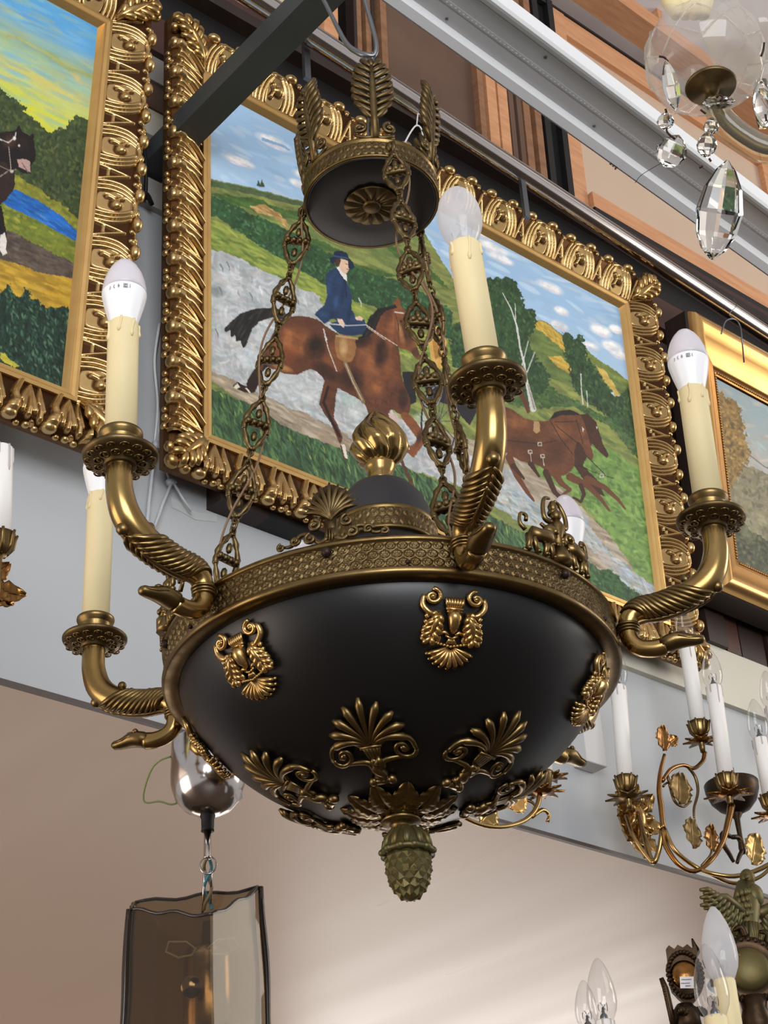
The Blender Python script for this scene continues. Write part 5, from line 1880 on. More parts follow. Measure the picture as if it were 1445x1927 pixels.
# boards of the shelf front behind the frames
zt = float(at_y(900, 262, 1.665)[2])
for k, (z0, z1, y0, mm) in enumerate(((3.735, zt - .150, 1.672, 'maroon_wood'), (zt - .150, zt - .055, 1.690, 'black_paint'), (zt - .055, zt - .030, 1.660, 'dark_wood'), (zt - .030, zt, 1.672, 'maroon_wood'))):
    struct('trim_%d' % (20 + k), MB().box((-1.5, y0, z0), (6.0, YW + .02, z1)), mm)
for px, py in ((985, 372), (575, 110)):
    c = at_y(px, py, 1.53)
    MB().box((c[0] - .006, 1.525, c[2] - .05), (c[0] + .006, 1.532, c[2] + .045)).build('bracket', 'steel_wire', ro, False)

# pale wire hooks on the rail
for px, py, drop, lab in ((1390, 598, .075, 'bent wire hook on the chrome rail holding the gold framed landscape'), (778, 232, .05, 'white wire hook on the chrome rail beside the chandelier crown')):
    c = at_y(px, py, 1.50)
    m = MB()
    if drop > .06:
        m.tube(bez([at_y(1357, 628, 1.5), at_y(1365, 605, 1.5), at_y(1380, 600, 1.5), at_y(1392, 612, 1.5), at_y(1396, 640, 1.5), at_y(1400, 682, 1.52)], 20), .0016, 6)
        m.tube(bez([at_y(1380, 600, 1.5), at_y(1372, 590, 1.5), at_y(1386, 575, 1.49), at_y(1380, 562, 1.50)], 10), .0010, 5)
        mm = 'steel_wire'
    else:
        m.tube(bez([at_y(762, 268, 1.5), at_y(773, 248, 1.5), at_y(784, 236, 1.5), at_y(794, 246, 1.5), at_y(796, 282, 1.5)], 16), .0016, 6)
        m.tube([at_y(784, 236, 1.5), at_y(786, 214, 1.505), rA + rd_ * ((at_y(788, 190, 1.515)[0] - rA[0]) / rd_[0]) - ZV * .0195], .0012, 6)
        mm = 'white_plastic'
    tag(m.build('wire_hook', mm, None), lab, 'hook')

# aluminium batten lamp (off)
ZB = 3.90
bA, bB = at_z(850, 95, ZB), at_z(1398, 486, ZB)
bd_ = unit(bB - bA)
bw_ = np.array([bd_[1], -bd_[0], 0])           # towards the shop
bO = bA - bd_ * .9
BL = 2.6
SEC = [(0, 0), (.004, -.002), (.022, .001), (.026, .010), (.030, .016), (.055, .017), (.079, .017), (.102, .016), (.114, .008), (.120, -.001), (.126, -.002), (.131, .002), (.131, .035), (.110, .050), (.020, .050), (0, .030)]


def sec_body(sec, m=None):
    m = m or MB()
    n = len(sec)
    vs = [bO + bw_ * w + ZV * z for w, z in sec] + [bO + bd_ * BL + bw_ * w + ZV * z for w, z in sec]
    return m.add(vs, [(k, (k + 1) % n, n + (k + 1) % n, n + k) for k in range(n)] + [tuple(range(n)), tuple(range(2 * n - 1, n - 1, -1))])


lamp = empty('batten_lamp', bO + bd_ * BL / 2)
tag(lamp, 'long switched-off white aluminium strip lamp across the upper right', 'lamp')
sec_body(SEC).build('housing', 'white_alu', lamp, True, sharp=25)
sec_body([(.0285, .0135), (.1030, .0135), (.1030, .0150), (.0285, .0150)]).build('diffuser', 'grey_alu', lamp, False)
sec_body([(.0610, .0120), (.0690, .0120), (.0690, .0138), (.0610, .0138)]).build('led_board', 'grey_alu', lamp, False)
ld = MB()
for k in range(int(BL / .0105)):
    c = bO + bd_ * (.0105 * k + .004) + bw_ * .065 + ZV * .0118
    ld.box((-.0016, -.0011, -.0006), (.0016, .0011, .0006), basis(c, bd_, bw_, ZV))
tag(ld.build('led_dots', 'led_white', lamp, False), kind='stuff')
for k in range(11):
    c = bO + bd_ * (.25 + .2 * k) + bw_ * (.038 if k % 2 else .092) + ZV * .0128
    MB().lathe([(.0034, 0), (.0030, -.0014), (.0004, -.0018)], 10, basis(c, bd_, bw_, ZV)).build('rivet', 'steel_wire', lamp)
mk = MB()
c0 = at_z(1150, 306, ZB) + ZV * -.003
for k in range(3):
    o = c0 + bd_ * .008 * k
    for j in range(2):
        mk.box((-.0030, .0030 * j - .0032, -.0004), (.0022, .0030 * j - .0016, .0004), basis(o, bd_, bw_, ZV))
mk.box((-.002, -.0058, -.0004), (.001, -.0038, .0004), basis(c0 + bd_ * .018, bd_, bw_, ZV))
mk.build('type_marks', 'ink', lamp, False)
wm = MB().tube(bez([at_z(1195, 344, ZB - .008), at_z(1206, 330, ZB - .012), at_z(1228, 316, ZB - .016), at_z(1246, 306, ZB - .018)], 10), .0006, 5)
wm.build('loose_wire', 'ink', lamp)


# stretched canvases standing on the high shelf
def stored_canvas(label, x0, x1, z0, z1, y, bar, bar_m, cloth_m, lean=0.03, edge=None):
    root = empty('stored_canvas', ((x0 + x1) / 2, y, z0))
    tag(root, label, 'canvas', 'canvases stored above the chrome rail')

    def L(z):
        return y - lean * (z - z0)

    def slab(xa, xb, za, zb, t0, t1, nm, mm):
        MB().hexa([(xa, L(za) - t0, za), (xb, L(za) - t0, za), (xb, L(za) + t1, za), (xa, L(za) + t1, za)],
                  [(xa, L(zb) - t0, zb), (xb, L(zb) - t0, zb), (xb, L(zb) + t1, zb), (xa, L(zb) + t1, zb)]).build(nm, mm, root, False)
    slab(x0 + .004, x1 - .004, z0 + .004, z1 - .004, -.006, .010, 'canvas_back', cloth_m)
    slab(x0, x0 + bar, z0, z1, .010, .010, 'stretcher_bar', bar_m)
    slab(x1 - bar, x1, z0, z1, .010, .010, 'stretcher_bar', bar_m)
    slab(x0 + bar, x1 - bar, z0, z0 + bar, .008, .010, 'stretcher_bar', bar_m)
    slab(x0 + bar, x1 - bar, z1 - bar, z1, .008, .010, 'stretcher_bar', bar_m)
    if edge:
        for (a, b) in ((x0 - .008, x0), (x1, x1 + .008)):
            slab(a, b, z0, z1, .013, .012, 'outer_edge', edge)
        for (a, b) in ((z0 - .006, z0), (z1, z1 + .006)):
            slab(x0 - .008, x1 + .008, a, b, .013, .012, 'outer_edge', edge)
    return root


stored_canvas('pale stored canvas with a pine bar, beside the dark grey bar', 1.30, 1.545, 3.74, 4.75, 1.800, .036, 'pine', 'pale_canvas')
stored_canvas('narrow brown stored canvas left of the large brown one', 1.592, 1.632, 3.74, 4.80, 1.800, .014, 'old_pine', 'brown_canvas', edge='dark_wood')
stored_canvas('large brown stored canvas above the chandelier crown', 1.650, 1.935, 3.74, 4.78, 1.790, .016, 'old_pine', 'brown_canvas')
stored_canvas('stored canvas on end showing a bright pine edge', 1.950, 2.012, 3.74, 4.76, 1.795, .028, 'pine', 'brown_canvas')
stored_canvas('grey-brown stored canvas right of the bright pine edge', 2.022, 2.060, 3.74, 4.75, 1.800, .014, 'brown_canvas', 'brown_canvas')
stored_canvas('slim wooden-edged stored canvas beside the black one', 2.066, 2.122, 3.74, 4.75, 1.800, .020, 'old_pine', 'dark_wood')
stored_canvas('black stored canvas left of the big pine frame', 2.132, 2.204, 3.74, 4.73, 1.800, .018, 'black_paint', 'void_black')
struct('trim_11', MB().box((2.225, 1.745, 4.030), (3.4, 1.90, 4.085)), 'black_paint')
big = stored_canvas('big pine stretcher frame with beige canvas behind the strip lamp', 2.232, 3.10, 4.093, 4.790, 1.830, .066, 'pine_long', 'beige_canvas', .02, 'black_paint')
for (z0_, z1_, t_, m_) in ((4.157, 4.164, .004, 'dark_wood'), (4.164, 4.215, .010, 'pine_long')):
    MB().box((2.30, 1.815 - t_, z0_), (3.03, 1.832, z1_)).build('inner_bar', m_, big, False)
inner = MB()
slp = at_z(1075, 0, 4.98), at_z(1445, 262, 4.98)
dd_ = unit(slp[1] - slp[0])
wv_ = np.array([dd_[1], -dd_[0], 0])
a, b = slp[0] - dd_ * .6, slp[1] + dd_ * .9
inner.hexa([a, b, b + wv_ * .075, a + wv_ * .075], [a + ZV * .05, b + ZV * .05, b + wv_ * .075 + ZV * .05, a + wv_ * .075 + ZV * .05])
tag(inner.build('pine_batten', 'pine_long', None, False), 'long pine batten under the pale ceiling at the top right', 'batten')
for k, t in enumerate((.9, 1.9)):
    c = a + dd_ * t
    hb = MB().box((c[0] - .012, c[1] - .06, 5.03), (c[0] + .012, c[1] - .04, 5.10))
    struct('trim_%d' % (12 + k), hb, 'pine')

# cable ties and tape on the wall between the left painting and the hunt painting
ct = MB()
yy = YW - .012
ct.tube([at_y(305, 742, yy), at_y(296, 835, yy)], [.0012, .0035], 8)
ct.tube([at_y(293, 840, yy), at_y(280, 945, yy), at_y(274, 1010, yy)], .0026, 6)
ct.box((-.006, -.004, -.005), (.006, .004, .005), Matrix.Translation(Vector(at_y(295, 838, yy))))
tag(ct.build('cable_tie', 'clear_plastic', None), 'upright white cable tie on the wall left of the hunt painting', 'cable tie', 'white cable ties by the hunt painting')
ct = MB()
ct.tube([at_y(312, 880, yy), at_y(321, 908, yy)], .0022, 6)
ct.tube([at_y(324, 905, yy), at_y(305, 950, yy), at_y(288, 1000, yy)], .0024, 6)
ct.tube([at_y(326, 908, yy), at_y(345, 940, yy), at_y(360, 962, yy)], .0020, 6)
ct.box((-.007, -.004, -.004), (.007, .004, .004), basis(at_y(322, 907, yy), unit((.9, 0, .45)), (0, 1, 0), unit((-.45, 0, .9))))
tag(ct.build('cable_tie', 'clear_plastic', None), 'white cable tie with splayed ends under the hunt painting corner', 'cable tie', 'white cable ties by the hunt painting')
tp = MB()
pts = [at_y(x, y, YW - .0012) for x, y in ((322, 935), (338, 945), (370, 965), (408, 968))]
pt2 = [at_y(x, y, YW - .0012) for x, y in ((324, 955), (340, 962), (368, 978), (408, 982))]
n = len(pts)
tp.add([p_ for p_ in pts] + [p_ for p_ in pt2] + [p_ + np.array([0, .0008, 0]) for p_ in pts] + [p_ + np.array([0, .0008, 0]) for p_ in pt2],
       [(i, i + 1, n + i + 1, n + i) for i in range(n - 1)] + [(2 * n + i, 3 * n + i, 3 * n + i + 1, 2 * n + i + 1) for i in range(n - 1)])
tag(tp.build('adhesive_tape', 'tape', None, False), 'torn clear tape on the grey wall below the hunt painting', 'tape')
cd_ = MB().tube(bez([at_y(300, 610, YW - .006), at_y(291, 680, YW - .006), at_y(297, 760, YW - .006), at_y(292, 830, YW - .006)], 16), .0022, 6)
tag(cd_.build('white_flex', 'white_plastic', None), 'thin white flex on the grey wall between the two horse paintings', 'cable')

# ================================================================== other lamps around
def leaf3d(m, base, d, nrm, L, W, lobes=5, curl=.25, th=.0012):
    """lobed vine leaf as a thin solid"""
    d, nrm = unit(d), np.asarray(nrm, float)
    nrm = unit(nrm - d * (nrm @ d))
    q = np.cross(d, nrm)
    nu, nv = 9, 13

    def pos(u, v, s):
        x = (u - .5) * 2
        w = W * .5 * (math.sin(math.pi * min(1, v * .93 + .05)) ** .75) * (1 + .32 * math.cos(v * lobes * 2 * math.pi * .5) ** 2 * (1 if abs(x) > .9 else .6))
        hgt = curl * L * (v * v * .6) - .10 * W * (1 - abs(x)) + .03 * L * math.cos(v * 20) * abs(x)
        return np.asarray(base) + d * L * v + q * w * x + nrm * (hgt + s * th)
    o = len(m.v)
    for s in (0, 1):
        for i in range(nu):
            for j in range(nv):
                m.v.append(tuple(pos(i / (nu - 1), j / (nv - 1), s)))
    N = nu * nv
    for i in range(nu - 1):
        for j in range(nv - 1):
            a = o + i * nv + j
            m.f.append((a, a + nv, a + nv + 1, a + 1))
            a += N
            m.f.append((a, a + 1, a + nv + 1, a + nv))
    for j in range(nv - 1):
        for i in (0, nu - 1):
            a = o + i * nv + j
            m.f.append((a, a + 1, a + 1 + N, a + N))
    m.tube([pos(.5, v, 1) for v in np.linspace(0, .95, 6)], [.0018, .0014, .0008], 5)
    return m


def spiky_pan(c, r, n=9, nrm=(0, 0, 1), thick=.0014):
    m = MB()
    out = []
    for k in range(n * 4):
        a = 2 * math.pi * k / (n * 4)
        rr = r * (1.0, .62, .50, .66)[k % 4]
        out.append((rr * math.cos(a), rr * math.sin(a)))
    nz = unit(nrm)
    x = unit(np.cross(nz, [.3, .9, .12]))
    Mx = basis(c, x, np.cross(nz, x), nz)
    m.prism(out, -thick, thick, Mx)
    m.lathe([(r * .2, -.004), (r * .45, -.002), (r * .5, .002), (r * .2, .003)], 16, Mx)
    return m


def white_candle(root, base, top, r, bulb='clear', bulb_k=1.0, cup=True, cup_m='brass'):
    ax = unit(top - base)
    L = np.linalg.norm(top - base)
    x = unit(np.cross(ax, [.3, .9, .1]))
    Mx = basis(base, x, np.cross(ax, x), ax)
    if cup:
        cp = MB()
        cp.lathe([(r * .45, -.024), (r * .8, -.022), (r * 1.12, -.014), (r * 1.22, -.004), (r * 1.32, .002), (r * 1.05, .002)], 24, Mx)
        for k in range(8):
            a = 2 * math.pi * k / 8
            cp.tube([Mx @ Vector((r * f_ * math.cos(a), r * f_ * math.sin(a), z)) for f_, z in ((.6, -.023), (1.1, -.014), (1.25, -.003), (1.5, .003))], [.0016, .0026, .0028, .0014], 6)
        cp.build('candle_cup', cup_m, root)
    c = MB().lathe([(r, 0), (r, L - .002), (r * .85, L)], 24, Mx).build('candle_sleeve', 'candle_white', root)
    d = MB()
    for k, l in enumerate((.030, .014, .034, .020, .010, .026, .016)):
        a = k * 2 * math.pi / 7 + base[0] * 9
        d.tube([Mx @ Vector((r * math.cos(a), r * math.sin(a), L - .001 - l * t)) for t in (0, .4, .85, 1)], [.0014, .0013, .0014, .0006], 5)
    d.build('wax_drips', 'candle_drip', c)
    if bulb:
        b = MB()
        P_ = [(.0085, -.004), (.0115, .002), (.0150, .010), (.0168, .019), (.0166, .028), (.0148, .040), (.0112, .053), (.0065, .064), (.0025, .0695), (.0002, .0705)]
        Mb = basis(base + ax * L, x, np.cross(ax, x), ax)
        b.lathe([(a * bulb_k, z * bulb_k) for a, z in P_], 26, Mb)
        b.build('bulb', 'bulb_hazy' if bulb == 'hazy' else 'bulb_clear', root)
        f = MB().lathe([(.0060, -.003), (.0050, .006), (.0018, .010), (.0016, .017)], 10, Mb)
        for k in range(4):
            f.tube([Mb @ Vector((.006 * math.sin(k * 1.6 + t), .006 * math.cos(k * 1.6 + t), .012 + .010 * t)) for t in np.linspace(0, 1, 5)], .0005, 4)
        f.build('filament', 'steel_wire', root)
    return ax


# ---- brass vine sconce with white candles on the right
YS = 1.60
sA = lambda x, y, Y=YS: at_y(x, y, Y)
sc = empty('vine_sconce', sA(1190, 1640, 1.67))
tag(sc, 'brass vine leaf sconce with tall white candles on the grey wall at the right', 'sconce')
FR = np.array([0, -1.0, 0])
bp = MB()
c0 = sA(1186, 1545, 1.665)
for k, (dx, dz, ln, wd) in enumerate(((-.020, .050, .050, .030), (-.038, .020, .048, .030), (-.040, -.008, .046, .030), (-.030, -.036, .050, .032), (-.006, -.050, .056, .034), (.018, -.040, .048, .030), (.030, -.008, .040, .028), (.024, .030, .044, .028), (.004, .058, .040, .026))):
    leaf3d(bp, c0 + np.array([dx * .25, -.004, dz * .25]), (dx, -.010, dz), FR, ln * 1.12, wd, 5, .30, .002)
bp.ball(c0 + np.array([0, -.014, 0]), (.018, .014, .024), 14, 10)
for k in range(9):
    a = k * .7
    bp.tube(bez([c0 + np.array([.012 * math.cos(a), -.016, .016 * math.sin(a)]), c0 + np.array([.022 * math.cos(a), -.026, .030 * math.sin(a)]), c0 + np.array([.030 * math.cos(a + .3), -.016, .040 * math.sin(a + .3)])], 8), [.004, .0048, .002], 7)
bp.build('back_plate', 'gilt', sc)


def branch(pts, rad, m='brass', name='branch'):
    return MB().tube(bez([sA(*p_) for p_ in pts], 26), rad, 8).build(name, m, sc)


branch([(1200, 1530, 1.64), (1212, 1575, 1.60), (1228, 1622, 1.58), (1240, 1600, 1.57), (1246, 1560, 1.56)], [.0038, .0044, .0040, .0036], 'brass_bright')
branch([(1178, 1535, 1.62), (1190, 1570, 1.60), (1208, 1600, 1.59), (1228, 1625, 1.58)], [.0034, .0034, .003], 'brass_bright')
branch([(1246, 1560, 1.56), (1252, 1590, 1.56), (1275, 1625, 1.55), (1305, 1640, 1.54), (1335, 1622, 1.53), (1358, 1588, 1.53), (1370, 1545, 1.53), (1376, 1515, 1.53)], [.0040, .0042, .0038, .0034, .0036, .0050, .0060], 'brass_orange')
branch([(1250, 1560, 1.56), (1270, 1600, 1.55), (1310, 1632, 1.54), (1345, 1645, 1.52), (1390, 1648, 1.50), (1445, 1628, 1.48), (1490, 1590, 1.46)], [.0038, .0036, .0034, .0036, .004], 'brass_bright')
branch([(1330, 1642, 1.53), (1380, 1662, 1.52), (1430, 1650, 1.50), (1470, 1610, 1.48)], [.003, .003, .0026], 'brass_bright')
branch([(1248, 1560, 1.56), (1244, 1520, 1.56), (1240, 1485, 1.56), (1243, 1450, 1.56), (1250, 1420, 1.56)], [.0042, .0042, .0036, .0026], 'brass_orange')
branch([(1246, 1470, 1.56), (1262, 1448, 1.56), (1285, 1440, 1.56), (1305, 1446, 1.56), (1322, 1432, 1.56), (1326, 1416, 1.56)], [.0034, .0032, .0030, .0034, .0040], 'brass_orange')
branch([(1292, 1440, 1.56), (1308, 1462, 1.56), (1313, 1490, 1.56), (1306, 1520, 1.56), (1306, 1540, 1.56)], [.0026, .0026, .0022, .0018], 'brass')
branch([(1248, 1480, 1.56), (1252, 1475, 1.56), (1262, 1470, 1.56)], [.0022, .0018, .0016], 'brass')
branch([(1256, 1460, 1.56), (1268, 1505, 1.56), (1285, 1518, 1.56), (1300, 1508, 1.56)], [.0024, .0022, .0018], 'brass')
branch([(1320, 1630, 1.54), (1335, 1612, 1.53), (1340, 1600, 1.53)], [.0024, .0020, .0018], 'brass')


def leaf_at(p0, p1, W, m='brass_orange', curl=.15, Y=1.555, nrm=FR):
    a, b = sA(*p0, Y), sA(*p1, Y)
    k = MB()
    leaf3d(k, a, b - a, nrm, np.linalg.norm(b - a), W, 5, curl)
    return k.build('vine_leaf', m, sc)


leaf_at((1250, 1412), (1243, 1366), .028, 'brass_orange')
leaf_at((1258, 1400), (1272, 1388), .016, 'brass_orange')
leaf_at((1282, 1512), (1276, 1455), .044, 'brass')
leaf_at((1302, 1540), (1302, 1598), .034, 'brass')
leaf_at((1340, 1602), (1334, 1552), .028, 'brass_orange')
leaf_at((1418, 1626), (1420, 1570), .040, 'brass_bright', .15, 1.50)
leaf_at((1404, 1650), (1414, 1682), .026, 'gold_leaf', .15, 1.50)
# candle A over the back plate, B at the back, C in front, D at the picture's edge
for (bx, by, tx, ty, Y, bk, pr_) in ((1177, 1466, 1163, 1292, 1.60, 1.0, .036), (1314, 1362, 1291, 1208, 1.56, .95, .030), (1366, 1462, 1343, 1292, 1.53, 1.0, .040), (1450, 1500, 1430, 1390, 1.50, 1.0, .036)):
    b_ = sA(bx, by, Y)
    t_ = sA(tx, ty, Y)
    white_candle(sc, b_, t_, .0128, 'clear', bk)
    spiky_pan(b_ - ZV * .030, pr_, 9).build('leaf_pan', 'brass_orange' if bx > 1200 else 'brass', sc)
    MB().lathe([(.004, -.050), (.005, -.040), (.0045, -.032), (.007, -.028)], 12, Matrix.Translation(Vector(b_))).build('stem', 'brass', sc)
cE = sA(1452, 1330, 1.60)
white_candle(sc, cE - ZV * .06, cE, .0128, 'clear', 1.0, False)
# its left arm, seen under the black bowl
ar = [(845, 1515, 1.60), (868, 1535, 1.60), (905, 1552, 1.60), (945, 1556, 1.60), (985, 1545, 1.60), (1008, 1522, 1.60), (1016, 1494, 1.60)]

vs2 = empty('vine_sconce', sA(930, 1560, 1.64))
tag(vs2, 'brass arm with leaves of a second sconce showing under the black bowl', 'sconce')
MB().tube(bez([sA(*q_) for q_ in ar], 26), [.0024, .0030, .0034, .0036, .0040], 8).build('branch', 'brass_bright', vs2)
MB().tube(bez([sA(1000, 1538, 1.60), sA(1020, 1524, 1.60), sA(1033, 1534, 1.60), sA(1030, 1546, 1.60)], 10), [.0030, .0034, .0024, .0028], 8).build('branch', 'brass_bright', vs2)
MB().tube(bez([sA(968, 1500, 1.62), sA(1000, 1510, 1.63), sA(1010, 1530, 1.65)], 10), .003, 8).build('branch', 'brass', vs2)
k = MB()
leaf3d(k, sA(905, 1548), sA(935, 1512) - sA(905, 1548), FR, .040, .034, 5, .1)
k.build('vine_leaf', 'brass_bright', vs2)
k = MB()
leaf3d(k, sA(960, 1520), sA(990, 1492) - sA(960, 1520), FR, .040, .030, 5, .1)
k.build('vine_leaf', 'gold_leaf', vs2)
spiky_pan(sA(1020, 1490), .034, 9).build('leaf_pan', 'brass_orange', vs2)
spiky_pan(sA(1038, 1462) , .026, 8).build('leaf_pan', 'brass_orange', vs2)
MB().lathe([(.006, 0), (.013, .006), (.016, .022), (.018, .026), (.014, .026)], 20, Matrix.Translation(Vector(sA(1022, 1486)))).build('candle_cup', 'brass', vs2)
white_candle(vs2, sA(1024, 1462), sA(1020, 1330), .0128, None, 1, False)

# ---- small dark bowl lamp behind the candles
sb_ = empty('bowl_lamp', sA(1376, 1600, 1.62))
tag(sb_, 'small dark brown bowl lamp behind the white candles at the right', 'lamp')
Mb = Matrix.Translation(Vector(sA(1376, 1478, 1.62)))
MB().lathe([(.0030, -.050), (.012, -.049), (.026, -.042), (.038, -.028), (.0445, -.010), (.0455, .002), (.044, .004), (.042, 0), (.036, -.020), (.02, -.038), (.002, -.044)], 40, Mb).build('bowl', 'bronze', sb_)
MB().lathe([(.010, .0), (.010, .004), (.008, .008), (.009, .030), (.006, .034), (.006, .10)], 16, Mb).build('stem', 'black_paint', sb_)
MB().lathe([(.004, -.120), (.006, -.11), (.004, -.09), (.005, -.06), (.010, -.052), (.010, -.048)], 14, Mb).build('rod', 'bronze', sb_)
sm = MB()
c_ = sA(1378, 1590, 1.62)
for sg in (-1, 1):
    sm.tube(bez([c_ + np.array([sg * .002, 0, .014]), c_ + np.array([sg * .020, 0, .016]), c_ + np.array([sg * .024, 0, -.002]), c_ + np.array([sg * .012, 0, -.018]), c_ + np.array([sg * .004, 0, -.030])], 14), [.004, .0045, .004, .003], 7)
sm.build('scroll', 'bronze', sb_)

# ---- white junction box on the wall
jb = MB()
pA, pB = at_y(1092, 1440, YW - .03), at_y(1136, 1352, YW - .03)
jx0, jx1 = at_y(1100, 1400, YW - .03)[0], at_y(1136, 1400, YW - .03)[0]
jb.box((jx0, YW - .032, at_y(1115, 1436, YW - .03)[2]), (jx1, YW, at_y(1125, 1340, YW - .03)[2]))
jo = jb.build('junction_box', 'white_box', None, False, origin=(jx0, YW, 2.7))
md = jo.modifiers.new('b', 'BEVEL')
md.width = .002
md.segments = 2
tag(jo, 'small white box mounted on the grey wall right of the black bowl', 'box')

# ---- winged figure lamp, lower right corner
wg = empty('winged_lamp', sA(1405, 1960, 1.36))
tag(wg, 'aged brass lamp with spread wings and round medallion in the lower right corner', 'lamp')
W_ = lambda x, y, Y=1.36: at_y(x, y, Y)
for sg, tip in ((-1, (1324, 1688)), (1, (1500, 1712))):
    wm_ = MB()
    root_ = W_(1392 if sg < 0 else 1420, 1722)
    tp_ = W_(*tip)
    d = unit(tp_ - root_)
    L = np.linalg.norm(tp_ - root_)
    dn = unit(np.cross(d, FR))
    if dn[2] > 0:
        dn = -dn
    for row in range(3):
        for k in range(9):
            t = k / 8
            st = root_ + d * L * (.08 + .80 * t) + dn * (-.010 + .010 * row) + FR * (.006 - .0022 * row)
            ln = (.026 - .004 * row) * (1.0 - .35 * t) + .006
            dr = unit(dn * (1.1 - .75 * t) + d * (.25 + .9 * t))
            wm_.tube([st, st + dr * ln * .5 + FR * .002, st + dr * ln], [.0034, .0044, .0022], 6)
    wm_.tube([root_ + FR * .006, root_ + d * L * .5 - dn * .010 + FR * .006, tp_ + FR * .004], [.008, .0066, .003], 8)
    wm_.build('wing', 'brass_green', wg)
bd = MB()
bd.tube([W_(1403, 1662), W_(1404, 1700), W_(1404, 1740), W_(1402, 1790)], [.012, .019, .016, .013], 14)
bd.ball(W_(1408, 1690) + FR * .012, (.014, .010, .016), 12, 8)
for k in range(14):
    bd.tube([W_(1388 + 2.6 * k, 1750) + FR * (.008 + .004 * math.sin(k)), W_(1388 + 2.6 * k, 1800) + FR * .010], [.0034, .0026], 6)
for k in range(22):
    a = 2 * math.pi * k / 22
    e_ = RT * math.cos(a) + HV * math.sin(a)
    bd.tube([W_(1404, 1742) + e_ * .015, W_(1404, 1768) + e_ * (.019 + .003 * math.sin(5 * a)), W_(1403, 1800) + e_ * (.016 + .004 * math.cos(3 * a))], [.0030, .0038, .0026], 6)
for row in range(4):
    for k in range(7):
        bd.ball(W_(1386 + 6.5 * k + 3 * (row % 2), 1686 + 13 * row) + HV * (.017 - .0012 * (k - 3) ** 2), (.0044, .0044, .0060), 7, 5)
bd.ball(W_(1405, 1655) + HV * .006, (.0105, .0105, .0125), 12, 8)
bd.tube([W_(1402, 1656) + HV * .014, W_(1400, 1662) + HV * .022], [.004, .0012], 7)
for k in range(10):
    bd.tube([W_(1384 + 4.6 * k, 1796) + HV * .012, W_(1382 + 5.0 * k, 1806) + HV * .016, W_(1386 + 4.2 * k, 1812) + HV * .010], [.003, .0042, .002], 6)
bd.build('figure', 'brass_green', wg)
md_ = MB()
mc = W_(1408, 1826, 1.35)
Mm = basis(mc, RT, ZV, HV)
md_.lathe([(.0300, -.004), (.0295, .006), (.026, .012), (.018, .016), (.008, .018), (.0005, .0185)], 32, Mm)
md_.build('medallion', 'brass_green', wg)
bz = MB()
bz.lathe([(.0300, -.004), (.042, -.004), (.045, .002), (.042, .007), (.0335, .009), (.0300, .007)], 36, Mm)
for k in range(26):
    a = 2 * math.pi * k / 26
    bz.ball(mc + RT * .039 * math.cos(a) + HV * .006 + ZV * .039 * math.sin(a), (.0046, .0046, .0046), 7, 5)
for k in range(10):
    a = 2 * math.pi * k / 10 + .2
    bz.tube(bez([mc + RT * .042 * math.cos(a) + ZV * .042 * math.sin(a), mc + RT * .056 * math.cos(a + .12) + HV * .004 + ZV * .056 * math.sin(a + .12), mc + RT * .054 * math.cos(a + .32) + HV * .002 + ZV * .054 * math.sin(a + .32)], 7), [.005, .0046, .0024], 7)
bz.build('medallion_border', 'bronze', wg)
st_ = MB().lathe([(.034, -.12), (.030, -.10), (.018, -.085), (.022, -.07), (.016, -.05), (.018, -.035)], 24, Matrix.Translation(Vector(mc)))
st_.build('shaft', 'bronze', wg)

# ---- bronze wall mount with paper price tag
bm2 = empty('bronze_mount', sA(1290, 1950, 1.40))
tag(bm2, 'dark bronze shield-shaped mount with a paper price tag in the lower right', 'ornament')
Q_ = lambda x, y, Y=1.40: at_y(x, y, Y)
pc = Q_(1288, 1836)
ex = Q_(1310, 1836) - pc
px_m = float((pc - CAM) @ _f) / FPX
o2 = []
OUT = [(-30, -52), (-24, -58), (-14, -50), (-6, -58), (4, -52), (14, -58), (22, -50), (30, -54), (34, -40), (30, -28), (36, -14), (32, 2), (36, 18), (30, 32), (20, 44), (8, 54), (-8, 54), (-20, 42), (-30, 30), (-34, 14), (-30, 0), (-36, -16), (-30, -30)]
Ms = basis(pc, RT, ZV, HV)
MB().prism([(x * px_m * .92, -y * px_m * 1.0) for x, y in OUT], -.004, .004, Ms).build('plate', 'bronze', bm2, False)
MB().lathe([(.0005, .010), (.012, .009), (.017, .006), (.020, .003)], 28, Ms, False).build('boss', 'brass_orange', bm2)
rm = MB()
for k in range(30):
    a = 2 * math.pi * k / 30
    rm.ball(pc + RT * .0215 * math.cos(a) + HV * .006 + ZV * .029 * math.sin(a), (.0034, .004, .0034), 7, 5)
rm.tube(bez([Q_(1302, 1800), Q_(1310, 1790), Q_(1306, 1778), Q_(1302, 1766)], 10), [.006, .005, .003, .0012], 8)
rm.build('beaded_border', 'bronze', bm2)
sd = MB().tube([Q_(1244, 1840), Q_(1252, 1860), Q_(1260, 1895), Q_(1268, 1935)], [.003, .0042, .0042, .004], 8)
for k in range(10):
    t = k / 9
    sd.ball(Q_(1246 + 22 * t, 1845 + 85 * t), .0032, 6, 5)
sd.build('side_strip', 'bronze', bm2)
lw = MB().tube([Q_(1288, 1890), Q_(1290, 1905), Q_(1292, 1945)], [.010, .017, .022], 14)
for k in range(8):
    lw.ball(Q_(1270 + 6 * k, 1905 + 4 * (k % 2)) + FR * .010, .006, 7, 5)
lw.build('lower_ornament', 'bronze', bm2)
tagm = MB()
tc_ = [Q_(1279, 1838, 1.375), Q_(1305, 1838, 1.375), Q_(1306, 1860, 1.375), Q_(1280, 1860, 1.375)]
tagm.hexa(tc_, [q_ + HV * .0006 for q_ in tc_])
tagm.build('price_tag', 'paper_white', bm2, False)
ik = MB()
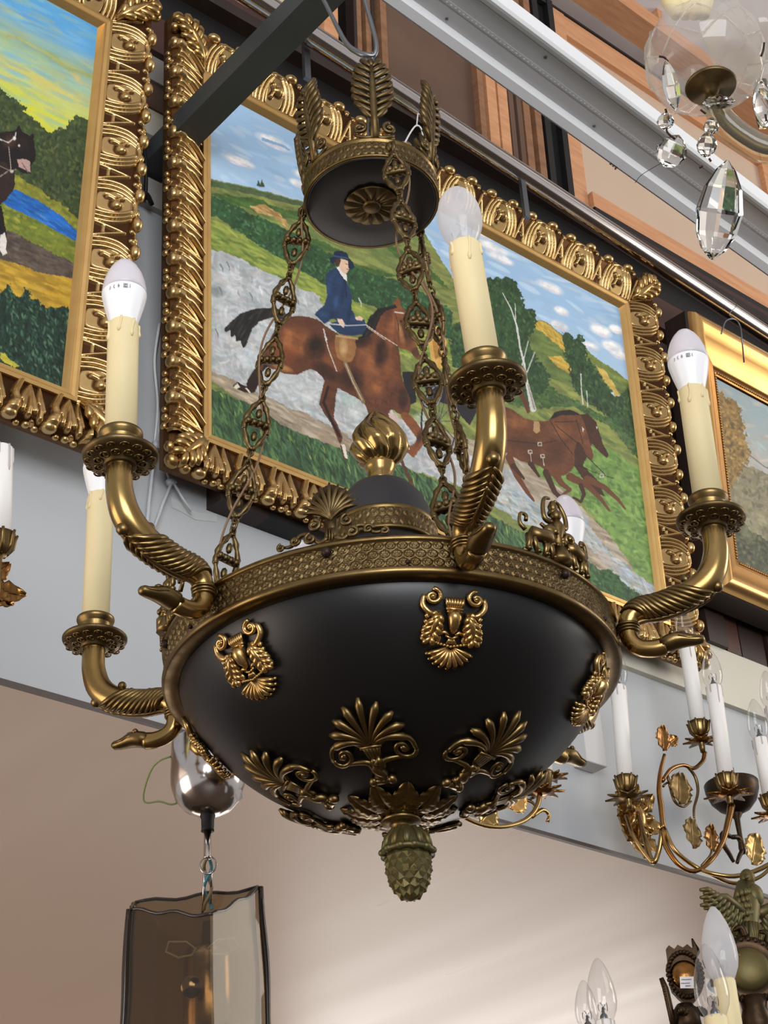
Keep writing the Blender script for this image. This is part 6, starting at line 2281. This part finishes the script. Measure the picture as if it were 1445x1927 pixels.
for (y, a, b) in ((1843, 1283, 1302), (1850, 1282, 1299), (1855, 1290, 1300)):
    n_ = 6
    for j in range(n_):
        xa = a + (b - a) * j / n_
        ik.tube([Q_(xa, y + .4 * math.sin(j), 1.3735), Q_(xa + (b - a) / n_ * .6, y, 1.3735)], .0005, 4)
ik.build('tag_writing', 'print_grey', bm2)

# ---- loose clear bulbs at the bottom: they belong to lamps whose arms lie below the frame
for (label, items) in (('pair of clear candle bulbs on a lamp at the bottom edge', ((1137, 1920, 1131, 1836, 1.52, 1.18), (1107, 1935, 1104, 1864, 1.56, .92))),):
    r_ = empty('candle_lamp', W_(1120, 2020, 1.54))
    tag(r_, label, 'lamp')
    for (bx, by, tx, ty, Y, kk) in items:
        b_ = W_(bx, by, Y)
        white_candle(r_, b_ - ZV * .10, b_, .0125, 'clear', kk, True)
    MB().tube(bez([W_(1137, 1920, 1.52) - ZV * .125, W_(1125, 1960, 1.54) - ZV * .14, W_(1107, 1935, 1.56) - ZV * .125], 12), .006, 8).build('arm', 'brass', r_)
fr_ = empty('candle_lamp', W_(1350, 2020, 1.26))
tag(fr_, 'frosted bulb and clear bulb on cream candles beside the bronze mount', 'lamp')
b_ = W_(1362, 1842, 1.28)
white_candle(fr_, b_ - ZV * .001, b_, .012, 'hazy', 1.28, False)
b2_ = W_(1346, 1912, 1.24)
white_candle(fr_, b2_ - ZV * .001, b2_, .012, 'clear', 1.20, False)
for q_ in (b_, b2_):
    MB().lathe([(.0135, -.13), (.0135, -.004), (.012, 0), (.005, .0005)], 24, Matrix.Translation(Vector(q_))).build('candle_sleeve', 'candle_cream', fr_)
MB().tube(bez([b_ - ZV * .13, (b_ + b2_) / 2 - ZV * .16, b2_ - ZV * .13], 12), .007, 8).build('arm', 'brass', fr_)

# ---- lamp parts at the left edge
lf = empty('leaf_sconce', at_y(-60, 1140, 1.50))
tag(lf, 'white candle and brass leaf of a lamp cut off by the left edge', 'sconce')
white_candle(lf, at_y(0, 1010, 1.45), at_y(3, 842, 1.45), .0128, None, 1, True)
kk_ = MB()
for (a, b_, w_) in (((-30, 1100), (16, 1062), .018), ((-30, 1105), (46, 1122), .022), ((-20, 1110), (24, 1140), .018)):
    A_, B_ = at_y(*a, 1.45), at_y(*b_, 1.45)
    leaf3d(kk_, A_, B_ - A_, FR, np.linalg.norm(B_ - A_), w_, 7, .1)
kk_.build('leaf_pan', 'brass_orange', lf)
MB().tube(bez([at_y(-70, 1160, 1.5), at_y(-40, 1180, 1.48), at_y(-10, 1130, 1.45), at_y(-5, 1060, 1.45), at_y(0, 1012, 1.45)], 16), .005, 8).build('branch', 'brass', lf)

# ---- smoked glass pendant at the lower left
PD = 1.78
pg = empty('glass_pendant', at_d(375, 1990, PD))
tag(pg, 'smoked glass block pendant with chrome cup and twisted flex at the lower left', 'lamp')
G_ = lambda x, y, D=PD: at_d(x, y, D)
cc = G_(391, 1462)
Mc_ = Matrix.Translation(Vector(cc))
MB().lathe([(.0365, .040), (.0385, .038), (.0392, .000), (.0385, -.010), (.0340, -.024), (.0250, -.035), (.0140, -.041), (.0065, -.043)], 48, Mc_).build('ceiling_cup', 'chrome', pg)
MB().lathe([(.0075, -.040), (.0080, -.044), (.0068, -.047), (.0065, -.058), (.0070, -.060), (.003, -.060)], 20, Mc_).build('cord_grip', 'black_paint', pg)
MB().lathe([(.0038, -.058), (.0038, -.088), (.0042, -.089), (.0030, -.090)], 16, Mc_).build('rod', 'chrome', pg)
rg = MB()
c1 = G_(392, 1628)
rg.tube([c1 + RT * .0085 * math.cos(a) + ZV * .0095 * math.sin(a) for a in np.linspace(0, 2 * math.pi, 20, endpoint=False)], .0011, 6, closed=True)
rg.tube([c1 + RT * -.004 + ZV * -.006, G_(383, 1690), G_(381, 1720)], .0016, 6)
rg.tube([c1 + RT * .003 + ZV * -.006, G_(397, 1660), G_(397, 1700)], .0014, 6)
rg.build('hanging_ring', 'chrome', pg)
tw = MB()
for ph, m_ in ((0, 'flex_blue'), (math.pi, 'flex_brown')):
    m = MB().tube([G_(391 + 7 * math.sin(t * 8 + ph), 1612 + 100 * t, PD + .004 * math.cos(t * 8 + ph)) for t in np.linspace(0, 1, 26)], .0018, 6)
    if m_ not in MATS:
        mat('flex_blue', (74, 132, 150), .5)
        mat('flex_brown', (128, 108, 70), .5)
        mat('flex_green', (130, 142, 84), .5)
    m.build('flex', m_, pg)
MB().tube(bez([cc + RT * -.038 + ZV * .026, G_(300, 1432), G_(284, 1450), G_(271, 1488), G_(273, 1510), G_(300, 1508), G_(322, 1514), G_(340, 1508)], 24), .0011, 6).build('earth_wire', 'flex_green', pg)
st2 = [G_(441, 1482, PD - .040), G_(455, 1487, PD - .040), G_(457, 1502, PD - .038), G_(449, 1508, PD - .038), G_(440, 1500, PD - .039)]
m = MB().add(st2 + [q_ + HV * .0006 for q_ in st2], [tuple(range(5)), tuple(range(9, 4, -1))] + [(k, (k + 1) % 5, 5 + (k + 1) % 5, 5 + k) for k in range(5)])
m.build('price_sticker', 'paper_white', pg, False)
# hollow glass block: four wavy walls
ZT = float(G_(370, 1700)[2])
gl = MB()
corners = [(G_(243, 1712, PD - .03), 'fl'), (G_(400, 1722, PD - .075), 'fr'), (G_(491, 1672, PD + .01), 'br'), (G_(252, 1700, PD + .03), 'bl')]
ring = [np.array(c_[0]) for c_ in corners]
ctr = sum(ring) / 4
NZ, PER = 16, 12


def wall_loop(k, shrink):
    """one level of the wavy tube"""
    z = k / (NZ - 1)
    pts = []
    for i in range(4):
        a, b = ring[i], ring[(i + 1) % 4]
        for t in np.linspace(0, 1, PER, endpoint=False):
            p_ = a + (b - a) * t
            v = p_ - ctr
            v[2] = 0
            wob = 1 + .10 * z + .012 * math.sin(9 * z + i * 2) + .02 * math.sin(math.pi * t)
            q_ = ctr + v * wob * (1 - shrink)
            q_ = np.array([q_[0], q_[1], p_[2] - (.20 * z) + .002 * math.sin(14 * t + i) * (k == 0)])
            pts.append(q_)
    return pts


vs, fs = [], []
NP = 4 * PER
for sh_ in (0.0, .085):
    for k in range(NZ):
        vs += wall_loop(k, sh_)
for k in range(NZ - 1):
    for i in range(NP):
        j = (i + 1) % NP
        a = k * NP
        fs.append((a + i, a + j, a + NP + j, a + NP + i))
        a += NZ * NP
        fs.append((a + j, a + i, a + NP + i, a + NP + j))
for k in (0, NZ - 1):
    for i in range(NP):
        j = (i + 1) % NP
        fs.append((k * NP + i, NZ * NP + k * NP + i, NZ * NP + k * NP + j, k * NP + j))
gl.add(vs, fs)
gl.build('glass_block', 'smoke_glass', pg, True, sharp=40)
ed = MB()
for i in (0, 2, 3):
    ed.tube([wall_loop(k, -.004)[i * PER] for k in range(NZ)], [.0030, .0036, .0028, .0034], 8)
ed.tube(wall_loop(0, .03), .0020, 6, closed=True)
mat('smoke_edge', (44, 34, 28), .2, spec=.6)
ed.build('glass_edge', 'smoke_edge', pg)
mat('lamp_tube', (226, 214, 190), .22, .9, noise=(14, (150, 110, 70), .9), bump=(30, .4))
MB().lathe([(.0260, -.15), (.0260, -.010), (.0230, .0), (.0080, .004), (.006, .030)], 32, Matrix.Translation(Vector(G_(392, 1788)))).build('lamp_tube', 'lamp_tube', pg)
kn = G_(360, 1857, PD - .062)
kx = unit(CAM - kn)
k0 = unit(np.cross(kx, ZV))
MB().lathe([(.0100, -.006), (.0112, -.004), (.0112, .003), (.0104, .0045), (.0005, .005)], 28, basis(kn, k0, np.cross(kx, k0), kx)).build('knob', 'chrome', pg)
wn_ = MB()
for sg in (-1, 1):
    c2 = G_(380, 1785, PD - .045)
    e = RT * sg
    wn_.tube([c2 + e * .006 + ZV * 0, c2 + e * .016 + ZV * .008, c2 + e * .034 + ZV * .009, c2 + e * .037 + ZV * -.001, c2 + e * .024 + ZV * -.008, c2 + e * .010 + ZV * -.006], .0011, 6, closed=True)
wn_.build('glass_clip', 'white_plastic', pg)

# ---- crystal chandelier at the top right
XD = 1.18
K_ = lambda x, y, D=XD: at_d(x, y, D)
cr = empty('crystal_chandelier', K_(1352, 480))
tag(cr, 'clear cut glass chandelier with hanging crystal drops at the top right', 'chandelier')
kc = K_(1328, 118)
Mk = Matrix.Translation(Vector(kc))
sh2 = MB()


def shell(u, v):
    a = u * 2 * math.pi
    r, z = np.interp(v, [0, .25, .5, .75, 1], [.017, .036, .0425, .041, .034]), np.interp(v, [0, .25, .5, .75, 1], [-.022, -.016, .0, .016, .030])
    r *= 1 - .020 * abs(math.sin(4 * a + v * 3)) + .012 * math.cos(8 * a) * v
    return tuple(kc + np.array([r * math.cos(a), r * math.sin(a), z + .005 * math.cos(8 * a) * (v > .95)]))


sh2.grid(64, 17, shell, wrap=True)
sh2.build('glass_bowl', 'crystal_shell', cr)
facets = MB()
for k in range(8):
    a = 2 * math.pi * k / 8 + .2
    e = np.array([math.cos(a), math.sin(a), 0])
    tq = np.array([-math.sin(a), math.cos(a), 0])
    for (x0, z0, x1, z1) in ((-.012, -.012, .012, .016), (.012, -.012, -.012, .016)):
        facets.tube([kc + e * .0415 + tq * (x0 + (x1 - x0) * t) * 1.2 + ZV * (z0 + (z1 - z0) * t) - e * (.004 * (2 * t - 1) ** 2) for t in np.linspace(0, 1, 6)], .0007, 5)
facets.build('cut_lines', 'crystal_shell', cr)
MB().lathe([(.0005, -.0205), (.0168, -.0205), (.0178, -.0225), (.0172, -.0240), (.006, -.0245), (.004, -.030), (.0005, -.031)], 36, Mk).build('brass_plate', 'brass_dark', cr)
MB().tube([K_(1330, 166), K_(1336, 186), K_(1338, 205)], [.003, .0036, .003], 8).build('stem', 'brass', cr)
MB().tube(bez([K_(1345, 195), K_(1362, 230), K_(1400, 262), K_(1445, 282), K_(1520, 280)], 24), [.0085, .0098, .0100, .0100], 14).build('glass_arm', 'arm_glass', cr)
MB().tube(bez([K_(1345, 195), K_(1362, 230), K_(1400, 262), K_(1445, 282), K_(1520, 280)], 24), .0035, 8).build('arm_core', 'brass_green', cr)
sl_ = MB()
for dx in (-46, -20, 8, 30):
    sl_.tube([K_(1296 + dx, -40, XD + .01), K_(1300 + dx * .72, 4, XD + .01), K_(1304 + dx * .6, 30, XD + .005)], [.006, .008, .005], 10)
sl_.build('candle_sleeve', 'candle_cream', cr)
k2 = K_(1425, 95, XD + .05)


def shell2(u, v):
    a = u * 2 * math.pi
    r, z = np.interp(v, [0, .4, 1], [.010, .032, .036]), np.interp(v, [0, .4, 1], [-.016, -.008, .022])
    return tuple(k2 + np.array([r * (1 + .03 * math.cos(8 * a)) * math.cos(a), r * (1 + .03 * math.cos(8 * a)) * math.sin(a), z]))


MB().grid(48, 10, shell2, wrap=True).build('glass_bowl', 'crystal_shell', cr)
MB().tube([K_(1432, 150, XD + .03), K_(1436, 190, XD + .03), K_(1440, 240, XD + .03)], [.004, .008, .005], 8).build('crystal_drop', 'crystal', cr)


def drop(cx, cy, w, h, D, tilt=0.0, n=10, name='crystal_drop', flat=.55):
    """faceted almond drop"""
    m = MB()
    c = K_(cx, cy, D)
    s = D / FPX
    rows = [(0.0, .04), (.10, .42), (.28, .80), (.52, 1.0), (.74, .86), (.90, .52), (1.0, .06)]
    up = unit(_u + _r * tilt)
    rt = unit(np.cross(_f, up)) * -1
    vs = []
    for (t, k) in rows:
        for i in range(n):
            a = 2 * math.pi * (i + .5) / n
            vs.append(c + up * (h * (.5 - t)) * s + rt * (w / 2 * k * math.cos(a)) * s + _f * (w / 2 * flat * k * math.sin(a)) * s)
    fs = [(r * n + i, r * n + (i + 1) % n, (r + 1) * n + (i + 1) % n, (r + 1) * n + i) for r in range(len(rows) - 1) for i in range(n)]
    fs += [tuple(range(n)), tuple(range(len(rows) * n - 1, (len(rows) - 1) * n - 1, -1))]
    m.add(vs, fs)
    return m.build(name, 'crystal', cr, False)


drop(1354, 395, 92, 190, XD - .02, .16)
drop(1264, 284, 62, 66, XD - .005, .45)
drop(1252, 228, 34, 34, XD - .005, 0, 8, 'crystal_bead', .9)
drop(1338, 238, 30, 36, XD - .02, .1, 8, 'crystal_bead', .9)
drop(1330, 272, 40, 50, XD - .02, .1, 8, 'crystal_bead', .9)
drop(1352, 192, 62, 26, XD - .02, 0, 8, 'crystal_bead', .9)
drop(1262, 160, 34, 96, XD - .045, -.2, 8)
for (pts) in ([(1240, 106), (1250, 108), (1257, 116)], [(1252, 205), (1254, 212)], [(1253, 240), (1256, 250), (1270, 262)], [(1318, 206), (1328, 214)], [(1348, 184), (1354, 178), (1360, 184), (1354, 190)], [(1334, 298), (1338, 304)], [(1316, 316), (1322, 312)], [(1438, 80), (1436, 95), (1432, 106)], [(1440, 215), (1442, 228)]):
    MB().tube(bez([K_(x, y, XD - .035) for x, y in pts], 8), .0008, 5).build('wire_link', 'screw_dark', cr)
MB().tube([K_(1330, -60, XD + .02), K_(1330, -400, XD + .1)], .002, 6).build('suspension', 'brass', cr)
